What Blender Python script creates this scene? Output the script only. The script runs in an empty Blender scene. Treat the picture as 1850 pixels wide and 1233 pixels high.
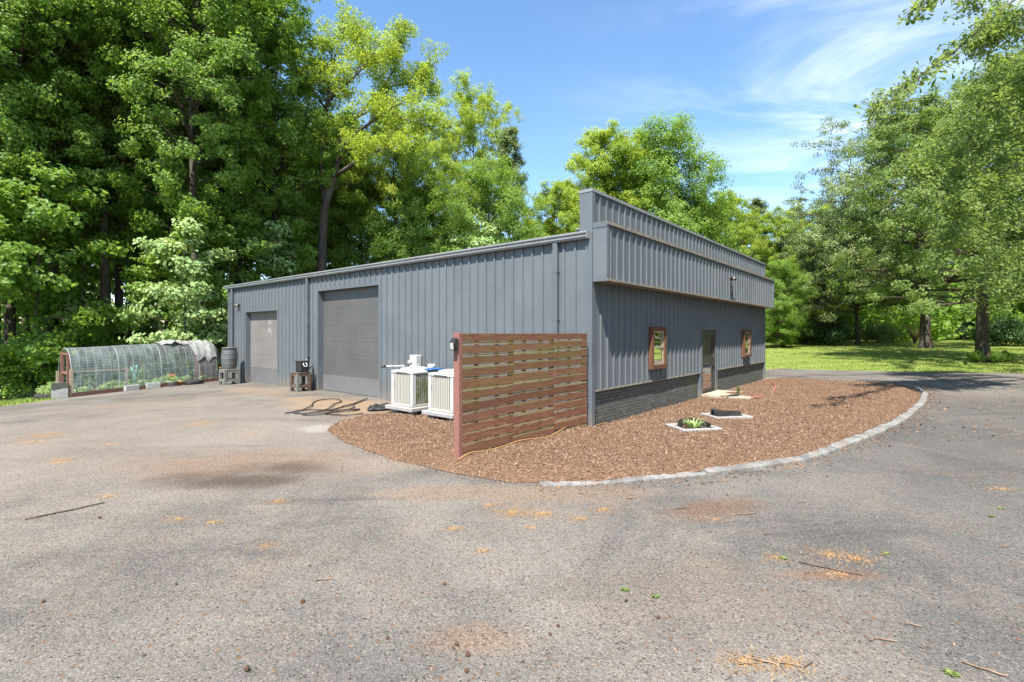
import bpy, math, random
import numpy as np
from mathutils import Vector, Matrix
from mathutils.geometry import delaunay_2d_cdt
C = bpy.context.scene.collection
R = math.radians
rnd = random.Random(7)
# ------------------------------------------------------------------ helpers
FPX, CX, HY, CAMH = 897.0, 925.0, 603.0, 2.1          # measured from the photograph (calibration of the real place)
def gz(x, y):
    t = min(max((-x-6)/12, 0), 1.4)
    r = x*.6+y*.5-20
    up = 0 if r < 0 else min(.034*r*r/(r+3.0), 1.25)
    return -.5*t*t+up
def gzv(x, y):
    t = np.clip((-x-6)/12, 0, 1.4)
    r = np.maximum(x*.6+y*.5-20, 0)
    return -.5*t*t+np.minimum(.034*r*r/(r+3.0), 1.25)
def G(px, py, z=0.0):                                   # point of the ground seen at this direction
    d = FPX*(CAMH-z)/(py-HY); return ((px-CX)/FPX*d, d)
def tag(o, label=None, cat=None, group=None, kind=None):
    if label: o['label'] = label
    if cat: o['category'] = cat
    if group: o['group'] = group
    if kind: o['kind'] = kind
    return o
def thing(name, label, cat, loc=(0,0,0), rz=0.0, group=None):
    o = bpy.data.objects.new(name, None); C.objects.link(o)
    o.empty_display_size = .2
    o.location = loc; o.rotation_euler = (0,0,rz)
    return tag(o, label, cat, group)
def dup(root, loc, rz=0.0, label=None, group=None, scale=None):
    r = root.copy(); C.objects.link(r); r.location = loc; r.rotation_euler = (0,0,rz)
    if scale is not None: r.scale = scale
    if label: r['label'] = label
    if group: r['group'] = group
    for ch in list(root.children):
        c = ch.copy(); C.objects.link(c); c.parent = r
        for g in list(ch.children):
            d = g.copy(); C.objects.link(d); d.parent = c
    return r
class MB:
    def __init__(s): s.v = []; s.f = []; s.sm = []
    def add(s, vs, fs, smooth=False):
        o = len(s.v); s.v.extend([tuple(v) for v in vs])
        for f in fs: s.f.append([i+o for i in f]); s.sm.append(smooth)
        return s
    def quad(s, a, b, c, d): return s.add([a,b,c,d], [(0,1,2,3)])
    def box(s, x0, x1, y0, y1, z0, z1, M=None, ch=0.0):
        if ch > 0:
            c = ch; vs = []; 
            X = (x0,x1); Y = (y0,y1); Z = (z0,z1)
            sgn = (1,-1)
            idx = {}
            for i in (0,1):
                for j in (0,1):
                    for k in (0,1):
                        p = (X[i],Y[j],Z[k])
                        for ax in range(3):
                            q = [p[0]+sgn[i]*c, p[1]+sgn[j]*c, p[2]+sgn[k]*c]; q[ax] = p[ax]
                            idx[(i,j,k,ax)] = len(vs); vs.append(tuple(q))
            fs = []
            for ax in range(3):
                o1, o2 = [a for a in range(3) if a != ax]
                for sd in (0,1):
                    loop = []
                    for (a,b) in ((0,0),(1,0),(1,1),(0,1)):
                        t = [0,0,0]; t[ax] = sd; t[o1] = a; t[o2] = b; loop.append(idx[(t[0],t[1],t[2],ax)])
                    fs.append(loop)
            for ax in range(3):
                o1, o2 = [a for a in range(3) if a != ax]
                for a in (0,1):
                    for b in (0,1):
                        t0 = [0,0,0]; t1 = [0,0,0]; t1[ax] = 1
                        t0[o1] = t1[o1] = a; t0[o2] = t1[o2] = b
                        fs.append([idx[(*t0,o1)], idx[(*t1,o1)], idx[(*t1,o2)], idx[(*t0,o2)]])
            for i in (0,1):
                for j in (0,1):
                    for k in (0,1): fs.append([idx[(i,j,k,0)], idx[(i,j,k,1)], idx[(i,j,k,2)]])
        else:
            vs = [(x0,y0,z0),(x1,y0,z0),(x1,y1,z0),(x0,y1,z0),(x0,y0,z1),(x1,y0,z1),(x1,y1,z1),(x0,y1,z1)]
            fs = [(0,3,2,1),(4,5,6,7),(0,1,5,4),(1,2,6,5),(2,3,7,6),(3,0,4,7)]
        if M is not None: vs = [tuple(M@Vector(v)) for v in vs]
        return s.add(vs, fs)
    def tube(s, pts, rad, n=8, caps=True, smooth=True):
        P = [Vector(p) for p in pts]; k = len(P)
        rr = rad if hasattr(rad, '__len__') else [rad]*k
        vs = []; prev = None
        for i in range(k):
            t = (P[min(i+1,k-1)]-P[max(i-1,0)])
            if t.length < 1e-9: t = Vector((0,0,1))
            t.normalize()
            if prev is None:
                ref = Vector((0,0,1)) if abs(t.z) < .9 else Vector((1,0,0))
                a = t.cross(ref).normalized()
            else:
                a = prev-t*prev.dot(t)
                a = a.normalized() if a.length > 1e-6 else t.orthogonal().normalized()
            prev = a; b = t.cross(a)
            for j in range(n):
                w = 2*math.pi*j/n
                vs.append(P[i]+(a*math.cos(w)+b*math.sin(w))*rr[i])
        fs = [(i*n+j, i*n+(j+1)%n, (i+1)*n+(j+1)%n, (i+1)*n+j) for i in range(k-1) for j in range(n)]
        s.add(vs, fs, smooth)
        if caps:
            o = len(s.v)-k*n
            s.f.append([o+j for j in range(n)][::-1]); s.sm.append(False)
            s.f.append([o+(k-1)*n+j for j in range(n)]); s.sm.append(False)
        return s
    def lathe(s, prof, n=20, c=(0,0,0), smooth=True, caps=True):
        vs = []; k = len(prof)
        for r, z in prof:
            for j in range(n):
                w = 2*math.pi*j/n; vs.append((c[0]+r*math.cos(w), c[1]+r*math.sin(w), c[2]+z))
        fs = [(i*n+j, i*n+(j+1)%n, (i+1)*n+(j+1)%n, (i+1)*n+j) for i in range(k-1) for j in range(n)]
        s.add(vs, fs, smooth)
        if caps:
            o = len(s.v)-k*n
            s.f.append([o+j for j in range(n)][::-1]); s.sm.append(False)
            s.f.append([o+(k-1)*n+j for j in range(n)]); s.sm.append(False)
        return s
    def prism(s, poly, a, b, fn):                       # poly 2D swept from a to b; fn(u,v,w) -> 3D
        n = len(poly)
        vs = [fn(p[0],p[1],a) for p in poly]+[fn(p[0],p[1],b) for p in poly]
        fs = [(i,(i+1)%n,n+(i+1)%n,n+i) for i in range(n)]+[tuple(range(n))[::-1], tuple(range(n,2*n))]
        return s.add(vs, fs)
    def build(s, name, mat, parent=None, loc=None, rz=0.0):
        me = bpy.data.meshes.new(name); me.from_pydata(s.v, [], s.f)
        me.polygons.foreach_set('use_smooth', s.sm)
        me.materials.append(mat); me.update()
        o = bpy.data.objects.new(name, me); C.objects.link(o)
        if parent is not None: o.parent = parent
        if loc is not None: o.location = loc; o.rotation_euler = (0,0,rz)
        return o
def np_mesh(name, V, F, mat, parent=None, tint=None, smooth=False):
    """V (n,3), F list of (k,m) int arrays"""
    me = bpy.data.meshes.new(name)
    if not isinstance(F, list): F = [F]
    F = [f for f in F if len(f)]
    me.vertices.add(len(V)); me.vertices.foreach_set('co', np.ascontiguousarray(V, dtype=np.float32).ravel())
    loops = np.concatenate([f.ravel() for f in F]).astype(np.int32)
    tot = np.concatenate([np.full(len(f), f.shape[1]) for f in F]).astype(np.int32)
    st = np.concatenate([[0], np.cumsum(tot)[:-1]]).astype(np.int32)
    me.loops.add(len(loops)); me.loops.foreach_set('vertex_index', loops)
    me.polygons.add(len(tot)); me.polygons.foreach_set('loop_start', st); me.polygons.foreach_set('loop_total', tot)
    me.polygons.foreach_set('use_smooth', np.full(len(tot), smooth))
    me.update(calc_edges=True)
    if tint is not None:
        a = me.attributes.new('tint', 'FLOAT', 'FACE'); a.data.foreach_set('value', np.ascontiguousarray(tint, dtype=np.float32))
    me.materials.append(mat)
    o = bpy.data.objects.new(name, me); C.objects.link(o)
    if parent is not None: o.parent = parent
    return o
# ------------------------------------------------------------------ materials
class N:
    def __init__(s, name):
        s.m = bpy.data.materials.new(name); s.m.use_nodes = True
        s.t = s.m.node_tree; s.t.nodes.clear(); s.out = s.t.nodes.new('ShaderNodeOutputMaterial')
    def n(s, typ, **kw):
        nd = s.t.nodes.new('ShaderNode'+typ)
        for k, v in kw.items():
            if k.startswith('i_'):
                key = k[2:]; key = int(key) if key.isdigit() else key.replace('_', ' ')
                s.set(nd.inputs[key], v)
            else: setattr(nd, k, v)
        return nd
    def set(s, inp, v):
        if isinstance(v, bpy.types.NodeSocket): s.t.links.new(v, inp)
        elif isinstance(v, (tuple, list)) and len(v) == 3 and inp.type == 'RGBA': inp.default_value = (*v, 1)
        else: inp.default_value = v
    def pos(s): return s.n('NewGeometry').outputs['Position']
    def obj(s): return s.n('TexCoord').outputs['Object']
    def noise(s, vec, scale, detail=4, rough=.55, dist=0):
        return s.n('TexNoise', i_Vector=vec, i_Scale=scale, i_Detail=detail, i_Roughness=rough, i_Distortion=dist).outputs['Fac']
    def math(s, op, a, b=0.0, c=0.0, clamp=False):
        nd = s.n('Math', operation=op, use_clamp=clamp); s.set(nd.inputs[0], a); s.set(nd.inputs[1], b); s.set(nd.inputs[2], c); return nd.outputs[0]
    def vm(s, op, a, b=(0,0,0)):
        nd = s.n('VectorMath', operation=op); s.set(nd.inputs[0], a); s.set(nd.inputs[1], b); return nd.outputs[0 if op not in ('LENGTH','DOT_PRODUCT','DISTANCE') else 1]
    def mr(s, v, a, b, c=0.0, d=1.0, smooth=True):
        return s.n('MapRange', interpolation_type='SMOOTHSTEP' if smooth else 'LINEAR', i_0=v, i_1=a, i_2=b, i_3=c, i_4=d).outputs[0]
    def mix(s, f, a, b, mode='MIX'):
        nd = s.n('Mix', data_type='RGBA', blend_type=mode); s.set(nd.inputs[0], f); s.set(nd.inputs[6], a); s.set(nd.inputs[7], b); return nd.outputs[2]
    def bump(s, h, strength=.3, dist=.02):
        return s.n('Bump', i_Strength=strength, i_Distance=dist, i_Height=h).outputs[0]
    def bsdf(s, col, rough=.6, normal=None, metal=0.0, spec=.5, **kw):
        nd = s.n('BsdfPrincipled', i_Base_Color=col, i_Roughness=rough, i_Metallic=metal)
        nd.inputs['Specular IOR Level'].default_value = spec
        if normal is not None: s.set(nd.inputs['Normal'], normal)
        return nd.outputs[0]
    def done(s, sh): s.t.links.new(sh, s.out.inputs['Surface']); return s.m
def simple(name, col, rough=.6, var=.12, scale=6, bump=0.0, metal=0.0, spec=.5, dirt=None, dscale=2.0, d0=.5, d1=.7):
    col = tuple(x*.68 for x in col); dirt = tuple(x*.68 for x in dirt) if dirt else None
    q = N(name); p = q.obj()
    f = q.mr(q.noise(p, scale, 5), .3, .7)
    c = q.mix(f, tuple(x*(1-var) for x in col), tuple(min(1, x*(1+var)) for x in col))
    if dirt: c = q.mix(q.mr(q.noise(p, dscale, 6, .65), d0, d1), c, dirt)
    nm = q.bump(q.noise(p, scale*8, 4), bump, .01) if bump else None
    return q.done(q.bsdf(c, rough, nm, metal, spec))
M = {}
def mk_paint(name, col, dirtcol, damt=.35):
    col = tuple(x*.64 for x in col); dirtcol = tuple(x*.64 for x in dirtcol)
    q = N(name); p = q.obj()
    streak = q.noise(q.vm('MULTIPLY', p, (3.0,3.0,.35)), 1.6, 5, .6)
    blot = q.noise(p, .9, 4, .6)
    c = q.mix(q.mr(blot, .3, .7), tuple(x*.93 for x in col), tuple(x*1.07 for x in col))
    c = q.mix(q.math('MULTIPLY', q.mr(streak, .5, .75), damt), c, dirtcol)
    sp = q.noise(p, 45, 3)
    c = q.mix(q.math('MULTIPLY', q.mr(sp, .66, .74), .25), c, dirtcol)
    zz = q.n('SeparateXYZ', i_0=p).outputs[2]
    spl = q.math('MULTIPLY', q.mr(q.math('ADD', zz, q.math('MULTIPLY', q.noise(p, 3.5, 5, .65), -.5)), .35, -.25), .55)
    c = q.mix(spl, c, (.20,.165,.13))
    wav = q.noise(q.vm('MULTIPLY', p, (1.0,1.0,.5)), 2.3, 3)
    return q.done(q.bsdf(c, .42, q.bump(wav, .22, .05), 0, .22))
M['paint'] = mk_paint('grey_metal_paint', (.172,.193,.208), (.23,.24,.24))
M['trimp'] = mk_paint('grey_trim_paint', (.155,.176,.194), (.21,.22,.22))
M['gutter'] = mk_paint('gutter_paint', (.30,.32,.325), (.42,.42,.39), .5)
def mk_wtrim():
    q = N('weathered_trim'); p = q.obj()
    f = q.noise(q.vm('MULTIPLY', p, (2,2,9)), 3.2, 6, .7)
    c = q.mix(q.mr(f, .36, .66), (.22,.195,.135), (.11,.105,.095))
    c = q.mix(q.mr(q.noise(p, 14, 5, .7), .52, .68), c, (.26,.26,.22))
    return q.done(q.bsdf(c, .8, q.bump(f, .3, .01)))
M['wtrim'] = mk_wtrim()
def mk_brick():
    q = N('painted_brick'); p = q.obj()
    sw = q.n('CombineXYZ', i_X=q.n('SeparateXYZ', i_0=p).outputs[0], i_Y=q.n('SeparateXYZ', i_0=p).outputs[2]).outputs[0]
    b = q.n('TexBrick', i_Vector=sw, i_Scale=1.0, i_Mortar_Size=.007, i_Brick_Width=.23, i_Row_Height=.075, i_Mortar_Smooth=.2, i_Bias=0.0)
    q.set(b.inputs['Color1'], (.062,.064,.060)); q.set(b.inputs['Color2'], (.105,.105,.095)); q.set(b.inputs['Mortar'], (.02,.021,.02))
    c = q.mix(q.math('MULTIPLY', q.mr(q.noise(p, 18, 6, .7), .5, .72), .55), b.outputs['Color'], (.21,.205,.17))
    x = q.n('SeparateXYZ', i_0=p).outputs[0]
    moss = q.math('MULTIPLY', q.mr(q.noise(p, 3.2, 5, .6), .42, .62), q.mr(q.math('ABSOLUTE', q.math('SUBTRACT', x, 6.3)), .75, .1))
    c = q.mix(q.math('MULTIPLY', moss, .65), c, (.085,.09,.02))
    h = q.math('ADD', q.math('MULTIPLY', b.outputs['Fac'], -1.0), q.math('MULTIPLY', q.noise(p, 60, 4), .35))
    return q.done(q.bsdf(c, .75, q.bump(h, .8, .012)))
M['brick'] = mk_brick()
def mk_door(name, c1, c2, dirt):
    c1, c2, dirt = [tuple(x*.48 for x in c) for c in (c1, c2, dirt)]
    q = N(name); p = q.obj()
    z = q.n('SeparateXYZ', i_0=p).outputs[2]
    c = q.mix(q.mr(q.noise(p, 1.1, 4), .3, .7), c1, c2)
    c = q.mix(q.math('MULTIPLY', q.mr(q.noise(q.vm('MULTIPLY', p, (4,4,.6)), 2, 5, .65), .5, .72), .35), c, dirt)
    c = q.mix(q.math('MULTIPLY', q.math('MULTIPLY', q.mr(z, .9, .0), q.mr(q.noise(p, 2.0, 5, .6), .3, .65)), .4), c, dirt)
    rib = q.n('TexWave', wave_type='BANDS', bands_direction='Z', i_Vector=p, i_Scale=6.5, i_Distortion=0.0).outputs['Fac']
    return q.done(q.bsdf(c, .38, q.bump(rib, .12, .01), 0, .4))
M['door_dark'] = mk_door('dark_grey_door_steel', (.165,.163,.162), (.195,.192,.19), (.27,.25,.225))
M['door_pale'] = mk_door('silver_beige_door_steel', (.33,.305,.28), (.40,.37,.345), (.44,.39,.34))
M['door_low'] = mk_door('smooth_grey_door_steel', (.225,.23,.24), (.27,.272,.28), (.38,.34,.30))
M['star_pale'] = simple('pale_star_tone', (.38,.36,.345), .8, .15, 20)
M['black_pl'] = simple('black_plastic', (.022,.022,.023), .45, .3, 9, .1, dirt=(.09,.085,.075), dscale=6, d0=.5, d1=.75)
M['rubber'] = simple('black_rubber', (.02,.02,.02), .8, .3, 12, .2, dirt=(.10,.085,.07), dscale=8)
M['grey_pl'] = simple('grey_barrel_plastic', (.125,.135,.14), .5, .15, 4, .1, dirt=(.16,.14,.08), dscale=3)
M['white_mt'] = simple('white_enamel', (.62,.62,.59), .4, .04, 4, dirt=(.52,.50,.43), dscale=3, d0=.55, d1=.8)
M['ivory_mt'] = simple('ivory_enamel', (.52,.50,.44), .45, .05, 4, dirt=(.46,.44,.36), dscale=4, d0=.5, d1=.8)
M['louver_dark'] = simple('dark_coil', (.16,.16,.14), .6, .2, 20, dirt=(.14,.15,.05), dscale=3)  # dark grey coil with olive blotches
def mk_mossy():
    q = N('mossy_louver_enamel'); p = q.obj()
    c = q.mix(q.mr(q.noise(p, 3.5, 5, .65), .38, .62), (.28,.275,.24), (.15,.16,.055))
    c = q.mix(q.math('MULTIPLY', q.mr(q.noise(p, 9, 4), .5, .7), .5), c, (.08,.09,.04))
    return q.done(q.bsdf(c, .55))
M['mossy'] = mk_mossy()
M['blue'] = simple('blue_plastic', (.05,.19,.50), .4, .1, 8)
M['concrete'] = simple('grey_concrete', (.40,.39,.37), .9, .12, 9, .3, dirt=(.24,.23,.20), dscale=5)
M['concrete_dk'] = simple('stained_concrete', (.10,.10,.085), .9, .3, 9, .3, dirt=(.10,.12,.05), dscale=5)
M['concrete_or'] = simple('sandy_concrete_slab', (.50,.42,.32), .9, .12, 6, .2, dirt=(.36,.24,.15), dscale=3)
M['concrete_lt'] = simple('pale_concrete_block', (.42,.42,.39), .9, .1, 9, .3, dirt=(.30,.30,.25), dscale=5)
def mk_kerb():
    q = N('broken_kerb_concrete'); p = q.pos()
    c = q.mix(q.mr(q.noise(p, 3, 7, .75), .38, .60), (.11,.105,.097), (.235,.225,.208))
    c = q.mix(q.mr(q.noise(p, 38, 4, .7), .5, .7), c, (.14,.135,.13))
    c = q.mix(q.math('MULTIPLY', q.mr(q.noise(p, 2.1, 5, .7), .52, .66), .7), c, (.18,.12,.08))
    return q.done(q.bsdf(c, .92, q.bump(q.noise(p, 45, 6, .7), .8, .02)))
M['kerb'] = mk_kerb()
M['steel'] = simple('galvanised_wire', (.33,.345,.34), .5, .1, 10)
M['dark_metal'] = simple('dark_metal', (.035,.036,.038), .5, .2, 10)
def mk_wood(name, c1, c2, moss=0.0, mc=(.16,.15,.03)):
    c1, c2, mc = [tuple(x*.80 for x in c) for c in (c1, c2, mc)]
    q = N(name); p = q.obj(); gi = q.n('NewGeometry').outputs['Random Per Island']
    st = q.vm('ADD', q.vm('MULTIPLY', p, (1.4,14,16)), q.n('CombineXYZ', i_X=q.math('MULTIPLY', gi, 37.0), i_Z=q.math('MULTIPLY', gi, 11.0)).outputs[0])
    g = q.noise(st, 2.4, 6, .6, .6)
    c = q.mix(q.mr(g, .32, .68), c1, c2)
    c = q.mix(q.math('MULTIPLY', gi, .5), c, tuple(x*.5 for x in c1))
    g2 = q.math('FRACT', q.math('MULTIPLY', gi, 7.31))
    c = q.mix(q.math('MULTIPLY', g2, .5 if moss else .2), c, (c2[0]*.62, c2[1]*.82, c2[2]*.72))
    if moss:
        z = q.n('SeparateXYZ', i_0=p).outputs[2]; x = q.n('SeparateXYZ', i_0=p).outputs[0]
        mk = q.math('MULTIPLY', q.mr(q.noise(p, 2.1, 6, .65), .40, .66), q.mr(z, .5, 1.9, .25, 1.0))
        c = q.mix(q.math('MULTIPLY', mk, moss), c, mc)
        kn = q.mr(q.noise(p, 7, 4, .6), .62, .70); c = q.mix(q.math('MULTIPLY', kn, .45), c, (.05,.03,.02))
    return q.done(q.bsdf(c, .78, q.bump(g, .4, .008), 0, .3))
M['redwood'] = mk_wood('red_stained_planks', (.150,.056,.032), (.335,.140,.084), .48)
M['mosswood'] = mk_wood('mossy_back_slats', (.28,.17,.09), (.44,.33,.18), .9, (.24,.22,.06))
M['postred'] = mk_wood('faded_red_post', (.255,.110,.085), (.34,.160,.125))
M['tanwood'] = mk_wood('bare_lumber', (.42,.32,.22), (.52,.42,.30))
M['brownwood'] = mk_wood('brown_board', (.12,.058,.042), (.19,.095,.072))
M['greywood'] = mk_wood('weathered_grey_wood', (.17,.165,.15), (.27,.26,.235))
M['winwood'] = mk_wood('red_brown_window_wood', (.135,.055,.030), (.22,.10,.06))
def mk_glass():
    q = N('reflective_glass'); p = q.obj()
    gl = q.n('BsdfGlossy', i_Color=(.93,.95,.93), i_Roughness=.015, i_Normal=q.bump(q.noise(p, 1.5, 2), .03, .02)).outputs[0]
    df = q.bsdf((.02,.024,.022), .3)
    ms = q.n('MixShader', i_0=.74); q.t.links.new(df, ms.inputs[1]); q.t.links.new(gl, ms.inputs[2])
    return q.done(ms.outputs[0])
M['glass'] = mk_glass()
M['screen'] = simple('dark_insect_screen', (.05,.05,.046), .35, .2, 6)
M['frame_dk'] = simple('dark_bronze_frame', (.045,.043,.036), .5, .25, 7, dirt=(.14,.12,.07), dscale=5)
def mk_film():
    q = N('clear_plastic_film'); p = q.obj()
    tr = q.n('BsdfTransparent', i_Color=(.93,.96,.95)).outputs[0]
    gl = q.bsdf((.50,.56,.57), .18, q.bump(q.noise(p, 1.4, 3, .5), .25, .05), 0, .7)
    fac = q.mr(q.noise(q.vm('MULTIPLY', p, (2.5,1,1)), 1.6, 5, .6), .3, .75, .08, .22)
    ms = q.n('MixShader', i_0=fac); q.t.links.new(tr, ms.inputs[1]); q.t.links.new(gl, ms.inputs[2])
    return q.done(ms.outputs[0])
M['film'] = mk_film()
def mk_tarp():
    q = N('grey_shade_cloth'); p = q.obj()
    c = q.mix(q.mr(q.noise(p, 5, 6, .7), .38, .66), (.15,.155,.145), (.25,.255,.24))
    return q.done(q.bsdf(c, .85, q.bump(q.noise(q.vm('MULTIPLY', p, (1,1,3)), 9, 5, .6), .6, .03)))
M['tarp'] = mk_tarp()
M['hose'] = simple('dark_brown_hose', (.05,.038,.028), .55, .2, 10)
M['pink'] = simple('faded_pink_hose', (.62,.20,.20), .5, .1, 10)
M['yellow'] = simple('orange_yellow_cord', (.60,.34,.12), .55, .1, 10)
M['white_pl'] = simple('white_plastic', (.75,.75,.74), .4, .04, 10)
M['lens'] = simple('lamp_lens', (.55,.55,.50), .2, .1, 10)
M['terracotta'] = simple('terracotta', (.42,.22,.10), .8, .1, 10)
M['stick'] = simple('dry_stick', (.30,.20,.13), .85, .35, 14, .2)
M['dkstick'] = simple('dark_stick', (.13,.085,.06), .85, .35, 14, .2)
M['cone'] = simple('brown_seed_ball', (.14,.075,.04), .9, .4, 30, .4)
M['roofm'] = simple('grey_roof_steel', (.25,.26,.27), .5, .1, 3)
M['flower'] = simple('orange_red_petals', (.55,.14,.05), .6, .2, 20)
M['brush'] = simple('cut_stems', (.22,.16,.10), .9, .3, 10)
def leafmat(name, dark, light, trans, tf=.50, gloss=.3):
    dark, light, trans = [(c[0]*1.74, c[1]*1.68, c[2]*2.2) for c in (dark, light, trans)]
    q = N(name)
    t = q.n('Attribute', attribute_name='tint').outputs['Fac']
    r = q.n('ObjectInfo').outputs['Random']
    f = q.math('ADD', t, q.math('MULTIPLY', q.math('SUBTRACT', r, .5), .28), clamp=True)
    c = q.mix(f, dark, light); c2 = q.mix(f, tuple(x*.8 for x in trans), trans)
    a = q.bsdf(c, .5, None, 0, gloss); b = q.n('BsdfTranslucent', i_Color=c2).outputs[0]
    ms = q.n('MixShader', i_0=tf); q.t.links.new(a, ms.inputs[1]); q.t.links.new(b, ms.inputs[2])
    return q.done(ms.outputs[0])
M['leaf'] = leafmat('broad_green_leaves', (.045,.100,.014), (.145,.215,.030), (.200,.310,.024))
M['leaf_lime'] = leafmat('lime_green_leaves', (.090,.155,.016), (.220,.270,.028), (.300,.375,.024))
M['leaf_olive'] = leafmat('olive_green_leaves', (.070,.110,.026), (.185,.230,.066), (.185,.235,.06), .3)
M['leaf_oak'] = leafmat('oak_leaves', (.058,.105,.020), (.170,.215,.048), (.200,.275,.034))
M['leaf_dark'] = leafmat('dark_evergreen_leaves', (.016,.040,.010), (.045,.085,.020), (.06,.11,.02), .25)
M['leaf_pale'] = leafmat('pale_broad_leaves', (.110,.185,.045), (.260,.325,.105), (.270,.350,.07), .35)
def mk_bark():
    q = N('bark'); p = q.obj()
    g = q.noise(q.vm('MULTIPLY', p, (7,7,1.1)), 2.2, 6, .65, .5)
    c = q.mix(q.mr(g, .32, .68), (.030,.024,.019), (.105,.088,.070))
    c = q.mix(q.math('MULTIPLY', q.mr(q.noise(p, .7, 4), .5, .65), .5), c, (.13,.125,.11))
    return q.done(q.bsdf(c, .9, q.bump(g, .9, .03), 0, .2))
M['bark'] = mk_bark()
def ell(q, p, wob, cx, cy, rx, ry, rot=0.0, e0=1.15, e1=.45):
    v = q.vm('SUBTRACT', p, (cx,cy,0)); s = q.n('SeparateXYZ', i_0=v)
    c, sn = math.cos(rot), math.sin(rot)
    a = q.math('ADD', q.math('MULTIPLY', s.outputs[0], c/rx), q.math('MULTIPLY', s.outputs[1], sn/rx))
    b = q.math('ADD', q.math('MULTIPLY', s.outputs[0], -sn/ry), q.math('MULTIPLY', s.outputs[1], c/ry))
    d = q.math('SQRT', q.math('ADD', q.math('MULTIPLY', a, a), q.math('MULTIPLY', b, b)))
    return q.mr(q.math('ADD', d, wob), e0, e1)
def mk_asphalt():
    q = N('weathered_asphalt'); p = q.pos()
    w1 = q.math('MULTIPLY', q.math('SUBTRACT', q.noise(p, 1.1, 6, .65), .5), 1.7)
    big = q.noise(p, .32, 5, .6, .4); mid = q.noise(p, 1.4, 6, .65)
    c = q.mix(q.mr(big, .34, .66), (.195,.188,.180), (.375,.352,.322))
    c = q.mix(q.math('MULTIPLY', q.mr(mid, .42, .68), .55), c, (.370,.338,.298))
    # wheel-track bands running across the apron, darker where binder still shows
    bands = q.noise(q.vm('MULTIPLY', p, (.18,1.0,1)), 1.1, 5, .6, .8)
    c = q.mix(q.math('MULTIPLY', q.mr(bands, .52, .7), .75), c, (.145,.142,.140))
    # right hand lane keeps a darker, bluer surface
    x = q.n('SeparateXYZ', i_0=p).outputs[0]
    lane = q.math('MULTIPLY', q.mr(q.math('ADD', x, q.math('MULTIPLY', w1, 1.6)), 1.0, 7.5), q.mr(q.n('SeparateXYZ', i_0=p).outputs[1], 20.0, 13.0, .15, 1.0))
    c = q.mix(q.math('MULTIPLY', lane, .60), c, (.150,.149,.150))
    # clay washed over the surface
    clay = q.mr(q.noise(p, .75, 7, .72, .6), .54, .70)
    c = q.mix(q.math('MULTIPLY', clay, .42), c, (.40,.30,.22))
    def stain(px, py, rx, ry, col, amt, rot=0.0, e0=1.25, e1=.35):
        nonlocal c
        X, Y = G(px, py); m_ = ell(q, p, w1, X, Y, rx, ry, rot, e0, e1); c = q.mix(q.math('MULTIPLY', m_, amt), c, col)
    stain(215, 790, 7.5, 5.5, (.46,.40,.34), .50, R(120))
    stain(440, 838, 1.9, .95, (.36,.23,.15), .60, e0=1.5, e1=.15)
    stain(430, 868, 1.15, .42, (.090,.062,.046), .75, e0=1.5, e1=.2)
    stain(520, 846, .9, .42, (.11,.075,.053), .7, e0=1.4, e1=.2)
    stain(585, 775, .55, .5, (.58,.56,.53), .8)
    stain(620, 733, 3.2, 1.3, (.52,.38,.25), .85, R(140))
    stain(700, 838, 1.2, .45, (.43,.36,.29), .7)
    stain(930, 893, 2.0, .45, (.40,.30,.22), .7)
    stain(470, 705, 2.8, .9, (.44,.34,.25), .7, R(140))
    stain(1290, 920, .8, .34, (.30,.16,.09), .55, R(25))
    stain(1500, 1040, .6, .14, (.34,.19,.11), .6)
    stain(860, 1155, .45, .22, (.40,.26,.17), .5)
    stain(1250, 1080, 1.3, .7, (.32,.26,.22), .35)
    stain(1700, 715, 2.6, 1.4, (.27,.22,.20), .5)  # browner patch at the right of the drive
    stain(260, 722, 2.6, 1.8, (.42,.33,.25), .40, R(40), 1.5, .1)
    # aggregate: stones of different greys, with tar between
    v1 = q.n('TexVoronoi', feature='F1', i_Vector=p, i_Scale=74.0, i_Randomness=1.0)
    v2 = q.n('TexVoronoi', feature='F1', i_Vector=p, i_Scale=190.0, i_Randomness=1.0)
    g1 = q.n('SeparateColor', i_0=v1.outputs['Color']).outputs[0]; g2 = q.n('SeparateColor', i_0=v2.outputs['Color']).outputs[1]
    k1 = q.mr(g1, 0, 1, .68, 1.32, False); k2 = q.mr(g2, 0, 1, .62, 1.38, False)
    k = q.math('MULTIPLY', k1, k2)
    kc = q.n('CombineColor', i_0=k, i_1=k, i_2=k).outputs[0]
    c = q.mix(.85, c, kc, 'MULTIPLY')
    c = q.mix(q.math('MULTIPLY', q.mr(g1, .965, .975), .5), c, (.52,.48,.43)); c = q.mix(q.math('MULTIPLY', q.mr(g1, .045, .035), .7), c, (.07,.065,.06))
    sp = q.n('TexVoronoi', feature='F1', i_Vector=p, i_Scale=21.0)
    gs = q.n('SeparateColor', i_0=sp.outputs['Color']).outputs[0]
    c = q.mix(q.math('MULTIPLY', q.mr(gs, .93, .95), q.mr(sp.outputs['Distance'], .34, .24)), c, (.30,.17,.095))
    # hairline cracks
    wv = q.n('VectorMath', operation='MULTIPLY_ADD'); q.set(wv.inputs[0], q.n('TexNoise', i_Vector=p, i_Scale=1.3, i_Detail=5.0, i_Roughness=.5).outputs['Color']); wv.inputs[1].default_value = (.55,.55,0); q.set(wv.inputs[2], p)
    vc = q.n('TexVoronoi', feature='DISTANCE_TO_EDGE', i_Scale=.27, i_Vector=wv.outputs[0]).outputs['Distance']
    crack = q.math('MULTIPLY', q.mr(vc, .0045, .0015), q.mr(q.noise(p, .5, 3), .42, .55))
    c = q.mix(q.math('MULTIPLY', crack, .22), c, (.13,.10,.085))
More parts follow.
